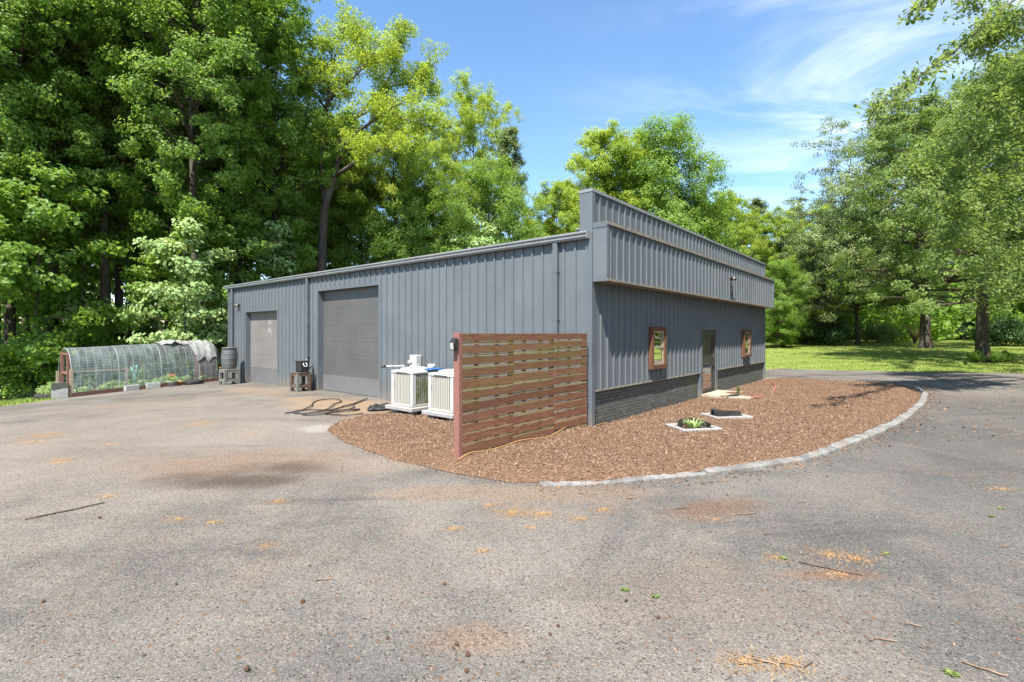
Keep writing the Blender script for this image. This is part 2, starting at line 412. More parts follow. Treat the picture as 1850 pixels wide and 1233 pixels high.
    h = q.math('ADD', q.math('MULTIPLY', v1.outputs['Distance'], -1.0), q.math('MULTIPLY', q.noise(p, 9, 5), .8))
    h = q.math('SUBTRACT', h, q.math('MULTIPLY', crack, .6))
    kk = q.n('CombineColor', i_0=.425, i_1=.408, i_2=.384).outputs[0]
    c = q.mix(1.0, c, kk, 'MULTIPLY')
    return q.done(q.bsdf(c, .9, q.bump(h, .45, .010), 0, .2))
M['asphalt'] = mk_asphalt()
def mk_ground():
    q = N('leaf_litter_earth'); p = q.pos()
    c = q.mix(q.mr(q.noise(p, 1.3, 6, .7), .35, .65), (.055,.037,.022), (.145,.095,.055))
    c = q.mix(q.mr(q.noise(p, .35, 4), .5, .62), c, (.045,.062,.018))
    return q.done(q.bsdf(c, .95, q.bump(q.noise(p, 18, 6, .7), .8, .04), 0, .2))
M['ground'] = mk_ground()
def mk_lawn():
    q = N('lawn_grass'); p = q.pos()
    c = q.mix(q.mr(q.noise(q.vm('MULTIPLY', p, (.5,1.2,1)), .5, 6, .65), .35, .65), (.120,.180,.026), (.215,.260,.058))
    c = q.mix(q.math('MULTIPLY', q.mr(q.noise(p, .9, 6, .7), .5, .7), .6), c, (.26,.25,.10))
    c = q.mix(q.mr(q.noise(p, 14, 4, .7), .3, .7), tuple([.0]*3), c) if False else c
    k = q.mr(q.noise(p, 26, 5, .7), .3, .7, .6, 1.35); kc = q.n('CombineColor', i_0=k, i_1=k, i_2=k).outputs[0]
    c = q.mix(.9, c, kc, 'MULTIPLY')
    return q.done(q.bsdf(c, .9, q.bump(q.noise(p, 30, 5, .7), .8, .04), 0, .2))
M['lawn'] = mk_lawn()
def tintmat(name, c1, c2, c3, rough=.9):
    q = N(name); t = q.n('Attribute', attribute_name='tint').outputs['Fac']
    rp = q.n('ValToRGB', i_0=t); e = rp.color_ramp.elements
    e[0].color = (*c1,1); e[1].color = (*c3,1); m_ = rp.color_ramp.elements.new(.5); m_.color = (*c2,1)
    return q.done(q.bsdf(rp.outputs[0], rough, None, 0, .2))
M['chips'] = tintmat('bark_mulch_chips', (.070,.040,.024), (.200,.126,.080), (.40,.30,.215))
M['blades'] = tintmat('grass_blades', (.085,.145,.020), (.17,.23,.045), (.28,.285,.10))
M['straw'] = tintmat('dry_straw', (.17,.085,.034), (.32,.185,.075), (.42,.29,.15))
M['pebble'] = tintmat('loose_gravel', (.07,.066,.063), (.17,.16,.15), (.27,.25,.23))
M['litter'] = tintmat('dry_leaf_litter', (.075,.040,.024), (.17,.095,.055), (.30,.20,.135))
def mk_mulch():
    q = N('bark_mulch'); p = q.pos()
    v = q.n('TexVoronoi', feature='F1', i_Vector=q.vm('MULTIPLY', p, (1,1,1)), i_Scale=42.0)
    g = q.n('SeparateColor', i_0=v.outputs['Color']).outputs[0]
    c = q.mix(g, (.10,.056,.033), (.225,.138,.088))
    c = q.mix(q.math('MULTIPLY', q.mr(q.noise(p, 1.0, 6, .65), .42, .66), .65), c, (.14,.080,.048))
    return q.done(q.bsdf(c, .95, q.bump(v.outputs['Distance'], .9, .03), 0, .15))
M['mulch'] = mk_mulch()

# ------------------------------------------------------------------ ground sheets
def inpoly(x, y, P):
    r = False; n = len(P); j = n-1
    for i in range(n):
        if (P[i][1] > y) != (P[j][1] > y) and x < (P[j][0]-P[i][0])*(y-P[i][1])/(P[j][1]-P[i][1])+P[i][0]: r = not r
        j = i
    return r
def densify(P, step, jit=0.0, seed=1):
    q = random.Random(seed); out = []
    for i in range(len(P)):
        a = Vector(P[i]); b = Vector(P[(i+1) % len(P)]); k = max(1, int((b-a).length/step))
        for s in range(k):
            p = a.lerp(b, s/k); out.append((p.x+q.uniform(-jit,jit), p.y+q.uniform(-jit,jit)))
    return out
def edge_dist(x, y, B):
    best = 1e9
    for i in range(len(B)):
        ax, ay = B[i]; bx, by = B[(i+1) % len(B)]; dx, dy = bx-ax, by-ay
        t = ((x-ax)*dx+(y-ay)*dy)/(dx*dx+dy*dy+1e-12); t = min(1, max(0, t))
        best = min(best, (ax+t*dx-x)**2+(ay+t*dy-y)**2)
    return math.sqrt(best)
def sheet(name, B, step, zf, mat, kind='structure'):
    xs = [p[0] for p in B]; ys = [p[1] for p in B]; pts = [Vector(p) for p in B]; n = len(B)
    x = min(xs)+step*.5
    while x < max(xs):
        y = min(ys)+step*.5
        while y < max(ys):
            if inpoly(x, y, B) and edge_dist(x, y, B) > step*.35: pts.append(Vector((x, y)))
            y += step
        x += step
    r = delaunay_2d_cdt(pts, [(i,(i+1) % n) for i in range(n)], [list(range(n))], 1, 1e-5)
    vs = [(v.x, v.y, zf(v.x, v.y)) for v in r[0]]
    me = bpy.data.meshes.new(name); me.from_pydata(vs, [], [list(f) for f in r[2]])
    me.polygons.foreach_set('use_smooth', [True]*len(me.polygons)); me.materials.append(mat); me.update()
    # face up
    if sum(p.normal.z for p in me.polygons) < 0: me.flip_normals()
    o = bpy.data.objects.new(name, me); C.objects.link(o); return tag(o, kind=kind)
# base terrain
xs = np.concatenate([np.linspace(-400,-60,18), np.linspace(-56,70,64), np.linspace(76,420,18)])
ys = np.concatenate([np.linspace(-120,-12,10), np.linspace(-10,80,61), np.linspace(88,500,20)])
XX, YY = np.meshgrid(xs, ys); nx, ny = len(xs), len(ys)
V = np.stack([XX.ravel(), YY.ravel(), gzv(XX, YY).ravel()-.03], 1)
I = np.arange(nx*ny).reshape(ny, nx)
F = np.stack([I[:-1,:-1].ravel(), I[:-1,1:].ravel(), I[1:,1:].ravel(), I[1:,:-1].ravel()], 1)
tag(np_mesh('ground', V, F, M['ground'], smooth=True), kind='structure')
asph = [(-17.2,16.2),(-18.4,17.6),(-17.75,20.6),(-14.55,24.95),(-13.2,25.6),(-12.6,24.0),(2.2,12.0),(12.2,23.6),(13.0,27.2),(15.5,28.0),(20,26.0),(24,24.4),(30,23.0),(44,20),(44,-9),(-17,-9)]
B_asph = densify(asph, .5, .06, 3)
sheet('asphalt_drive', B_asph, 1.0, lambda x, y: gz(x, y)+.004, M['asphalt'])
lawn = [(12.6,23.9),(13.1,27.3),(15.5,28.1),(20,26.1),(24,24.5),(30,23.1),(44,20.1),(75,12),(75,80),(10,72),(4,48),(2,38)]
B_lawn = densify(lawn, .8, .10, 4)
sheet('lawn', B_lawn, 2.0, lambda x, y: gz(x, y)+.012, M['lawn'])
# far side of the drive, beyond the bed, curls round the building
back = [(11.2,22.2),(12.4,23.2),(14.5,24.4),(17.5,24.6),(20,25.8),(15.5,28.4),(13.2,27.9),(11.0,27.0),(5,36),(3,34.5)]
sheet('asphalt_path', densify(back, .6, .05, 9), 1.0, lambda x, y: gz(x, y)+.020, M['asphalt'])
strip = [(-17.4,16.1),(-18.5,17.7),(-17.9,20.6),(-20.6,24.0),(-27,24.5),(-32,16),(-26,8),(-17.4,8)]
sheet('grass_strip', densify(strip, .6, .06, 5), 1.2, lambda x, y: gz(x, y)+.002, M['lawn'])

# ------------------------------------------------------------------ building frame of reference
ANG = math.atan2(.768, .640)
UX, UY = math.cos(ANG), math.sin(ANG)
OX, OY = 1.745, 10.95
def W(lx, ly, z=0.0): return (OX+lx*UX-ly*UY, OY+lx*UY+ly*UX, z)
def L(x, y): dx, dy = x-OX, y-OY; return (dx*UX+dy*UY, -dx*UY+dy*UX)
BL, BW, EAVE = 19.8, 15.24, 4.27

# mulch bed
bedpx = [(716,741),(690,752),(640,757),(605,766),(592,779),(624,801),(700,829),(790,849),(860,864),(930,873),(1010,876),(1100,871),(1180,862),(1320,849),(1440,832),(1520,806),(1580,783),(1630,756),(1662,728),(1668,713),(1650,702),(1600,694),(1500,689),(1420,685.5)]
bed = [G(*p) for p in bedpx]+[W(BW+.1,.02)[:2], W(0,.02)[:2], W(.02,0)[:2], W(.02,5.0)[:2]]
B_bed = densify(bed, .22, .035, 8)
hash2 = random.Random(11)
wav = [(hash2.uniform(.6,2.6), hash2.uniform(.6,2.6), hash2.uniform(0,6.3), hash2.uniform(.008,.018)) for _ in range(9)]
def zbed(x, y):
    d = edge_dist(x, y, B_bed)
    lx, ly = L(x, y)
    dw = min(abs(ly) if -.1 < lx < BW+.3 else 9, abs(lx) if ly > 0 else 9)
    e = min(1, d/.55); e = e*e*(3-2*e)
    h = .012+.125*e*(.30+.70*min(1, dw/1.5))
    if -2.0 < lx < 0 and 2.5 < ly < 5.7: h *= 1-.75*min(1, (lx+2.0)/.5, (ly-2.5)/.4, (5.7-ly)/.4)
    for a, b, c, s in wav: h += s*e*math.sin(a*x+b*y+c)*(.2 if -1.8 < lx < 0 and 2.6 < ly < 5.6 else 1)
    return gz(x, y)+h
mb_o = sheet('mulch_bed', B_bed, .20, zbed, M['mulch'])
nr = np.random.default_rng(5)
def chips(name, n, sampler, zf, mat, l0, l1, w0, w1, tilt=.5, lift=.006):
    P = []
    while len(P) < n:
        s = sampler()
        if s is not None: P.append(s)
    P = np.array(P); Z = np.array([zf(x, y) for x, y in P])
    n = len(P); a = nr.uniform(0, 2*np.pi, n); ln = nr.uniform(l0, l1, n)*nr.uniform(.5,1,n); wd = nr.uniform(w0, w1, n)
    tl = nr.normal(0, tilt, n); tr = nr.normal(0, tilt, n)
    A = np.stack([np.cos(a)*np.cos(tl), np.sin(a)*np.cos(tl), np.sin(tl)], 1)
    Bv = np.stack([-np.sin(a)*np.cos(tr), np.cos(a)*np.cos(tr), np.sin(tr)], 1)
    c = np.stack([P[:,0], P[:,1], Z+lift+np.abs(np.sin(tl))*ln*.5], 1)
    hl = (A*ln[:,None]/2); hw = Bv*wd[:,None]/2
    V = np.stack([c-hl-hw, c+hl-hw*.7, c+hl+hw*.7, c-hl+hw], 1).reshape(-1,3)
    F = np.arange(4*n).reshape(n,4)
    return np_mesh(name, V, F, mat, tint=nr.beta(1.6,1.9,n))
bx0, bx1 = min(p[0] for p in B_bed), max(p[0] for p in B_bed); by0, by1 = min(p[1] for p in B_bed), max(p[1] for p in B_bed)
class Zc:                                             # cached bed height
    def __init__(s):
        s.st = .12; s.nx = int((bx1-bx0)/s.st)+3; s.ny = int((by1-by0)/s.st)+3
        s.g = np.full((s.nx, s.ny), np.nan)
        for i in range(s.nx):
            for j in range(s.ny):
                x, y = bx0+i*s.st, by0+j*s.st
                if inpoly(x, y, B_bed): s.g[i,j] = zbed(x, y)
    def inside(s, x, y):
        i, j = int(round((x-bx0)/s.st)), int(round((y-by0)/s.st)); return not math.isnan(s.g[i,j])
    def z(s, x, y):
        i, j = (x-bx0)/s.st, (y-by0)/s.st; i0, j0 = int(i), int(j); fx, fy = i-i0, j-j0
        q = s.g[i0:i0+2, j0:j0+2]
        if q.shape != (2,2) or np.isnan(q).any(): return zbed(x, y)
        return q[0,0]*(1-fx)*(1-fy)+q[1,0]*fx*(1-fy)+q[0,1]*(1-fx)*fy+q[1,1]*fx*fy
ZC = Zc()
def bed_s():
    x, y = nr.uniform(bx0, bx1), nr.uniform(by0, by1)
    if nr.uniform() > min(1, (11.0/max(y,5))**1.1): return None
    return (x, y) if ZC.inside(x, y) else None
tag(chips('mulch_chips', 100000, bed_s, ZC.z, M['chips'], .014, .060, .004, .014), kind='stuff')
# ------------------------------------------------------------------ kerb
kp = [(975,876),(1010,877),(1100,872),(1180,864),(1250,858),(1320,851),(1440,834),(1520,808),(1580,785),(1630,758),(1664,730),(1672,713),(1656,701),(1618,694)]
kpts = [G(*p) for p in kp]
def chain(P, step):
    out = []
    for i in range(len(P)-1):
        a, b = Vector(P[i]), Vector(P[i+1]); k = max(1, int((b-a).length/step))
        out += [a.lerp(b, s/k) for s in range(k)]
    out.append(Vector(P[-1])); return out
def smooth_chain(P, it=6):
    P = [p.copy() for p in P]
    for _ in range(it): P = [P[0]]+[(P[i-1]+P[i]*2+P[i+1])/4 for i in range(1, len(P)-1)]+[P[-1]]
    return P
kc = smooth_chain(chain(kpts, .09), 12)
mb = MB(); q = random.Random(21); i = 0; nseg = 0
while i < len(kc)-4:
    ln = q.randint(22, 46); seg = kc[i:min(i+ln, len(kc))]
    if len(seg) < 3: break
    early = i < len(kc)*.10
    hgt = q.uniform(.03,.045) if early else q.uniform(.06,.075); wd = q.uniform(.15,.18) if early else q.uniform(.20,.24)
    off = q.uniform(-.02,.02); ring = []; tilt = q.uniform(-.012,.012)
    for s, p in enumerate(seg):
        t = (seg[min(s+1,len(seg)-1)]-seg[max(s-1,0)]).normalized(); nrm = Vector((-t.y, t.x))   # towards the bed
        e = .86 if s in (0, len(seg)-1) else 1.0
        g = gz(p.x, p.y)
        pr = [(-.0,-.03),(.008,hgt*.62*e),(.035,hgt*.95*e),(.085,hgt*1.02*e),(wd-.04,hgt*e+tilt),(wd,-.03)]
        for (u, z) in pr:
            jj = 0 if z < 0 else q.uniform(-.005,.005)
            if u > .1: jj += q.uniform(-.045,.02)
            c = p+nrm*(u-.10+off+jj)
            ring.append((c.x, c.y, g+z+(0 if z < 0 else q.uniform(-.004,.004))))
    n6 = 6; ns = len(seg)
    fs = [(a*n6+b, a*n6+b+1, (a+1)*n6+b+1, (a+1)*n6+b) for a in range(ns-1) for b in range(n6-1)]+[tuple(range(n6))[::-1], tuple((ns-1)*n6+b for b in range(n6))]
    mb.add(ring, fs, False); i += ln-1 + (q.choice([0,0,1]) if not early else 0); nseg += 1
tag(mb.build('kerb', M['kerb']), kind='structure')
#PART2
# ------------------------------------------------------------------ metal building
bld = thing('metal_building', 'blue grey ribbed steel workshop with two garage doors, stepped parapet front and brick base', 'building', (OX,OY,0), ANG)
def rib_profile(a, b, sp=.305, h=.030, phase=.1):
    """offset profile between a and b: list of (s, out)"""
    P = [(a, 0.0)]
    k = math.floor((a-phase)/sp)
    while True:
        c = phase+k*sp; k += 1
        if c > b+sp: break
        for (ds, o) in ((-.030,0),(-.023,h),(.023,h),(.030,0)):
            s = c+ds
            if a+.002 < s < b-.002: P.append((s, o))
    P.append((b, 0.0)); return P
def ribbed(mb, p0, d, o, a, b, z0, z1, **kw):
    P = rib_profile(a, b, **kw); vs = []
    for s, u in P: 
        x, y = p0[0]+d[0]*s+o[0]*u, p0[1]+d[1]*s+o[1]*u
        vs += [(x,y,z0),(x,y,z1)]
    fs = [(2*i, 2*i+2, 2*i+3, 2*i+1) for i in range(len(P)-1)]
    mb.add(vs, fs)
SX, SD, SO = (0,0), (0,1), (-1,0)                     # long wall: runs along +y, faces -x
D1 = (7.82, 11.58, 3.66); D2 = (14.82, 17.86, 3.05)   # door openings
w = MB()
for a, b, z0, z1 in ((.0,D1[0],-.05,EAVE),(D1[0],D1[1],D1[2],EAVE),(D1[1],D2[0],-.3,EAVE),(D2[0],D2[1],D2[2],EAVE),(D2[1],BL,-.5,EAVE)):
    ribbed(w, SX, SD, SO, a, b, z0, z1, h=.034)
w.build('ribbed_wall', M['paint'], bld)
FX, FD, FO = (0,0), (1,0), (0,-1)                     # front wall: along +x, faces -y
DR = (6.98, 8.34, 2.22); WT = .84
w = MB()
for a, b, z0, z1 in ((.09,DR[0],WT,EAVE),(DR[0],DR[1],DR[2],EAVE),(DR[1],BW-.06,WT,EAVE)): ribbed(w, FX, FD, FO, a, b, z0, z1, h=.034)
w.build('ribbed_wall', M['paint'], bld)
w = MB(); ribbed(w, (0,BL), (1,0), (0,1), 0, BW, -.5, EAVE); ribbed(w, (BW,0), (0,1), (1,0), 0, BL, -.3, EAVE)
w.quad((0,BL,EAVE),(BW,BL,EAVE),(BW/2,BL,4.75),(BW/2,BL,4.75))
w.build('ribbed_wall', M['paint'], bld)
# roof
w = MB(); w.prism([(-.06,EAVE+.02),(BW/2,4.85),(BW+.06,EAVE+.02),(BW+.06,EAVE+.06),(BW/2,4.90),(-.06,EAVE+.06)], .29, BL+.1, lambda u,v,t: (u,t,v))
w.build('roof', M['roofm'], bld)
w = MB(); w.tube([(.9,.9,4.3),(.9,.9,4.62)], .04, 10).tube([(.9,.9,4.62),(.9,.9,4.68)], .06, 10); w.build('vent_pipe', M['greywood'], bld)
# brick base, set back behind the drip edge
w = MB(); w.box(.075, DR[0]-.20, .035, .12, -.12, WT-.012); w.box(DR[1]+.20, BW-.03, .035, .12, -.12, WT-.012); w.build('brick_wainscot', M['brick'], bld)
# trims
w = MB(); w.prism([(-.042,-.046),(.088,-.046),(.088,-.004),(-.004,-.004),(-.004,.10),(-.042,.10)], -.1, 4.30, lambda u,v,t: (u,v,t)); w.build('corner_trim', M['trimp'], bld)
w = MB(); w.box(BW-.06,BW+.035,-.046,.05,-.1,EAVE); w.build('corner_trim', M['trimp'], bld)
w = MB(); w.box(-.042,-.004,BL-.10,BL+.03,-.6,EAVE); w.build('corner_trim', M['trimp'], bld)
w = MB(); w.box(.088,DR[0]-.2,-.044,.03,WT-.035,WT-.006); w.box(DR[1]+.2,BW-.06,-.044,.03,WT-.035,WT-.006); w.build('drip_trim', M['wtrim'], bld)
def jambs(a, b, top, bot, dep):
    m = MB()
    m.box(-.032, dep, a-.10, a, bot, top+.10); m.box(-.032, dep, b, b+.10, bot, top+.10); m.box(-.0315, dep, a, b, top, top+.10)
    return m
for (a, b, t), bot, mt, nsec in ((D1,-.08,M['door_dark'],6),(D2,-.3,M['door_pale'],5)):
    g = jambs(a, b, t, bot, .20).build('door_surround', M['trimp'], bld)
    d = MB(); dl = MB()
    n = nsec; hh = (t-(-.01))/n
    for k in range(n):
        z0 = -.01+k*hh; z1 = z0+hh-.004
        tgt = dl if k == 0 else d
        if bot < -.2 and k == 0: z0 = -.25
        nr_ = 9
        for j in range(nr_):                            # shallow horizontal ribs pressed in each section
            y0 = z0+(z1-z0)*j/nr_; y1 = z0+(z1-z0)*(j+1)/nr_
            if k == 0: tgt.box(.178,.205,a+.002,b-.002,z0,z1); break
            tgt.box(.178+(.002 if j % 2 else 0),.205,a+.002,b-.002,y0+.0005,y1-.0005)
    d.build('garage_door', mt, bld)
    gd = bld.children[-1] if False else bpy.data.objects[[o.name for o in bld.children if o.name.startswith('garage_door')][-1]]
    dl.build('bottom_panel', M['door_low'], gd)
    s = MB(); s.box(.172,.21,a+.003,b-.003,-.30 if bot < -.2 else -.03,.022 if bot > -.2 else -.235); s.build('bottom_seal', M['rubber'], gd)
    gd['label'] = 'taller dark grey sectional garage door with pale threshold' if bot > -.2 else 'smaller silver beige garage door with white streaks'
    if bot < -.2:                                       # pale triangles forming a star shape on the beige door
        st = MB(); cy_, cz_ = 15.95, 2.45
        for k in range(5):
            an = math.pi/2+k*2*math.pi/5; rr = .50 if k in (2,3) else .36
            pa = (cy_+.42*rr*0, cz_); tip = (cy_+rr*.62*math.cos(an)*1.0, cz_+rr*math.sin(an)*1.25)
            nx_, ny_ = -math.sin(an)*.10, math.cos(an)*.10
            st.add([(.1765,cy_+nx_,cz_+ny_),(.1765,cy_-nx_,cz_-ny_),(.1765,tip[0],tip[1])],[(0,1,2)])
        st.build('star_mark', M['star_pale'], gd)
# gutter (K profile) and downspouts
gp = [(-.03,4.19),(-.125,4.19),(-.150,4.235),(-.150,4.27),(-.175,4.31),(-.175,4.345),(-.165,4.352),(-.165,4.335),(-.145,4.33),(-.03,4.36)]
w = MB(); w.prism(gp, .02, BL+.14, lambda u,v,t: (u,t,v)); w.box(-.178,-.028,.008,.0195,4.186,4.356); w.build('gutter', M['gutter'], bld)
def spout(y, z0, elbow):
    m = MB(); m.box(-.122,-.030,y-.062,y+.062,z0,4.19, ch=.012)
    for z in (1.2,2.4,3.5):
        if z > z0: m.box(-.126,-.0,y-.068,y+.068,z,z+.03)
    if elbow:
        m.prism([(-.06,0),(.06,0),(.06,.0),(.06,.14),(-.06,.14)], 0, 1, lambda u,v,t: (-.030-.092*t-.12*(1-v/.14)*1.0, y+u, z0-.14+v))
    return m.build('downspout', M['trimp'], bld)
spout(.90, .02, False); spout(12.28, 1.18, False); spout(19.25, 1.2, True)
# downspout tail hanging by the black stand
m = MB(); m.tube([(-.076,12.28,1.2),(-.09,12.28,1.05),(-.16,12.26,.93),(-.2,12.25,.86)], [.05,.05,.045,.04], 8); m.build('spout_elbow', M['trimp'], bld)
# canopy fascia in front of the wall and the parapet above it
CZ0, CZ1, CY = 3.24, 4.51, -.36
w = MB(); ribbed(w, (0,CY), FD, FO, .10, BW+.0, CZ0+.05, CZ1-.05, h=.034, phase=.2); can = w.build('canopy_fascia', M['paint'], bld)
for x0_, x1_ in ((-.012,.10),(BW,BW+.10)):
    w = MB(); w.box(x0_, x1_, CY-.040, -.05, CZ0+.05, CZ1-.02); w.build('end_trim', M['paint'], can)
for z0_, z1_ in ((CZ0-.004,CZ0+.12),(CZ1-.10,CZ1+.012)):
    w = MB(); w.box(-.022,-.0125,CY-.044,-.052,z0_,z1_); w.build('end_strip', M['trimp'], can)
w = MB(); w.box(.0,BW+.1,CY-.055,-.046,CZ1-.05,CZ1+.022); w.build('cap_trim', M['wtrim'], can)
w = MB(); w.box(.0,BW+.1,CY-.055,-.046,CZ0,CZ0+.05); w.build('bottom_trim', M['wtrim'], can)
PZ = 5.30
w = MB(); ribbed(w, (0,.0), FD, FO, .10, BW-.02, 4.53, PZ-.07, h=.034, phase=.05); w.box(.11,BW-.03,.02,.27,4.2,PZ-.08); par = w.build('parapet', M['paint'], bld)
for x0_, x1_ in ((-.02,.10),(BW-.02,BW+.06)):
    w = MB(); w.box(x0_,x1_,-.042,.285,4.305,PZ-.07); w.build('end_trim', M['paint'], par)
w = MB(); w.box(-.03,BW+.07,-.05,.295,PZ-.07,PZ); w.build('cap_trim', M['gutter'], par)
# screws on the ribbed walls
m = MB()
for z in (1.0,2.15,3.3):
    y = .1
    while y < BL:
        inside = (D1[0]-.1 < y < D1[1]+.1 and z < D1[2]) or (D2[0]-.1 < y < D2[1]+.1 and z < D2[2])
        if not inside:
            for dy in (-.065,.065): m.box(-.006,.002,y+dy-.007,y+dy+.007,z-.007,z+.007)
        y += .305
for z in (1.0,2.3):
    x = .1
    while x < BW:
        if not (DR[0]-.1 < x < DR[1]+.1):
            for dx in (-.07,.07): m.box(x+dx-.006,x+dx+.006,-.006,.002,z-.006,z+.006)
        x += .305
tag(m.build('fastener', M['trimp'], bld), kind='stuff')
# front door
w = MB()
w.box(DR[0]-.2,DR[0],-.046,.10,-.1,WT+.01); w.box(DR[1],DR[1]+.2,-.046,.10,-.1,WT+.01)
w.box(DR[0]-.07,DR[0],-.044,.10,WT+.01,DR[2]+.07); w.box(DR[1],DR[1]+.07,-.044,.10,WT+.01,DR[2]+.07); w.box(DR[0],DR[1],-.043,.10,DR[2],DR[2]+.07)
w.build('door_trim', M['trimp'], bld)
w = MB(); a, b = DR[0], DR[1]
w.box(a,a+.12,-.01,.09,.03,DR[2]); w.box(b-.12,b,-.01,.09,.03,DR[2]); w.box(a+.12,b-.12,-.01,.09,DR[2]-.22,DR[2]); w.box(a,b,-.03,.09,-.05,.03)
w.box(a+.12,a+.24,.02,.07,.03,DR[2]-.22); w.box(b-.24,b-.12,.02,.07,.03,DR[2]-.22)
w.box(a+.24,b-.24,.02,.07,.03,.24); w.box(a+.24,b-.24,.02,.07,1.10,1.26); w.box(a+.24,b-.24,.02,.07,DR[2]-.30,DR[2]-.22)
sd = w.build('storm_door', M['frame_dk'], bld)
w = MB(); w.box(a+.24,b-.24,.04,.05,.24,1.10); w.build('pane', M['glass'], sd)
w = MB(); w.box(a+.24,b-.24,.04,.05,1.26,DR[2]-.30); w.build('screen', M['screen'], sd)
w = MB(); w.box(b-.21,b-.17,-.02,.02,1.0,1.12); w.tube([(b-.19,-.02,1.06),(b-.19,-.06,1.06),(b-.26,-.065,1.06)], .012, 8); w.build('handle', M['dark_metal'], sd)
# windows: deep red-brown timber boxes standing proud of the wall
for x0, x1, z0, z1 in ((2.92,3.86,1.15,2.28),(11.62,12.60,1.15,2.26)):
    f = MB(); fw = .105; yo, yi = -.125, -.0
    f.box(x0,x0+fw,yo,yi,z0+fw,z1-fw); f.box(x1-fw,x1,yo,yi,z0+fw,z1-fw); f.box(x0,x1,yo-.004,yi,z1-fw,z1); f.box(x0,x1,yo-.012,yi,z0,z0+fw)
    wf = f.build('window', M['winwood'], bld)
    f = MB(); zm = z0+(z1-z0)*.52
    f.box(x0+fw,x0+fw+.05,-.085,-.04,z0+fw,z1-fw); f.box(x1-fw-.05,x1-fw,-.085,-.04,z0+fw,z1-fw); f.box(x0+fw+.05,x1-fw-.05,-.095,-.04,zm-.03,zm+.02)
    f.box(x0+fw+.05,x1-fw-.05,-.083,-.04,z0+fw,z0+fw+.05); f.box(x0+fw+.05,x1-fw-.05,-.083,-.04,z1-fw-.05,z1-fw)
    f.build('sash', M['tanwood'], wf)
    g = MB(); g.box(x0+fw+.05,x1-fw-.05,-.066,-.058,z0+fw+.05,zm-.03); g.box(x0+fw+.05,x1-fw-.05,-.062,-.054,zm+.02,z1-fw-.05); g.build('pane', M['glass'], wf)
# ------------------------------------------------------------------ lamps on the building and fence
def floodlight(label, lx, ly, z, rz, cable=0):
    x, y, _ = W(lx, ly); t = thing('security_light', label, 'security light', (x,y,z), rz, 'small outdoor security lights')
    m = MB(); m.lathe([(.001,0),(.055,0),(.055,.03),(.03,.045)], 14); mm = Matrix.Rotation(R(90),4,'X')
    m.v = [tuple(mm@Vector(v)) for v in m.v]; m.build('mount', M['dark_metal'], t)
    for s in (-1,1):
        h = MB(); h.lathe([(.02,0),(.04,.02),(.058,.10),(.062,.13),(.05,.131)], 14)
        rm = Matrix.Translation((s*.07,-.06,.01))@Matrix.Rotation(R(s*32),4,'Z')@Matrix.Rotation(R(112),4,'X')
        h.v = [tuple(rm@Vector(v)) for v in h.v]; hd = h.build('lamp_head', M['dark_metal'], t)
        l = MB(); l.lathe([(.001,.132),(.05,.132),(.045,.14),(.001,.142)], 14); l.v = [tuple(rm@Vector(v)) for v in l.v]; l.build('lens', M['lens'], hd)
    p = MB(); p.lathe([(.01,-.02),(.035,-.02),(.04,-.06),(.015,-.085)], 12, c=(0,-.05,-.02)); p.build('motion_sensor', M['black_pl'], t)
    if cable:
        c = MB(); c.tube([(.0,-.02,-.03),(.03,-.028,-.14),(.06,-.026,-.28),(.12,-.03,-.40),(.13,-.03,-cable)], .014, 6); c.build('cable', M['black_pl'], t)
    return t
floodlight('twin head security light on the ribbed wall left of the small garage door', -.03, 18.55, 3.42, ANG-R(90))
floodlight('twin head security light with a dangling cable on the canopy fascia', 8.75, CY-.04, 4.05, ANG, .62)
# ------------------------------------------------------------------ electrical box on the wall
x, y, _ = W(-.03, 5.85); t = thing('meter_box', 'white electrical box with a round socket on the ribbed wall above the air conditioners', 'electrical box', (x,y,1.05), ANG-R(90))
m = MB(); m.box(-.15,.15,-.20,0,0,.42,ch=.012); m.box(-.14,.14,-.206,-.19,.03,.39); m.build('box', M['white_mt'], t)
m = MB(); mm = Matrix.Translation((-.10,-.205,.20))@Matrix.Rotation(R(90),4,'X'); k = MB().lathe([(.07,-.01),(.075,.03),(.06,.07),(.03,.09),(.001,.09)], 16); m.v = [tuple(mm@Vector(v)) for v in k.v]; m.f = k.f; m.sm = k.sm; m.build('socket_cover', M['ivory_mt'], t)
m = MB(); m.box(-.03,.12,-.15,0,-.10,0); m.tube([(.03,-.07,-.1),(.03,-.06,-.5),(.02,-.04,-.95)], .025, 8); m.build('conduit', M['dark_metal'], t)
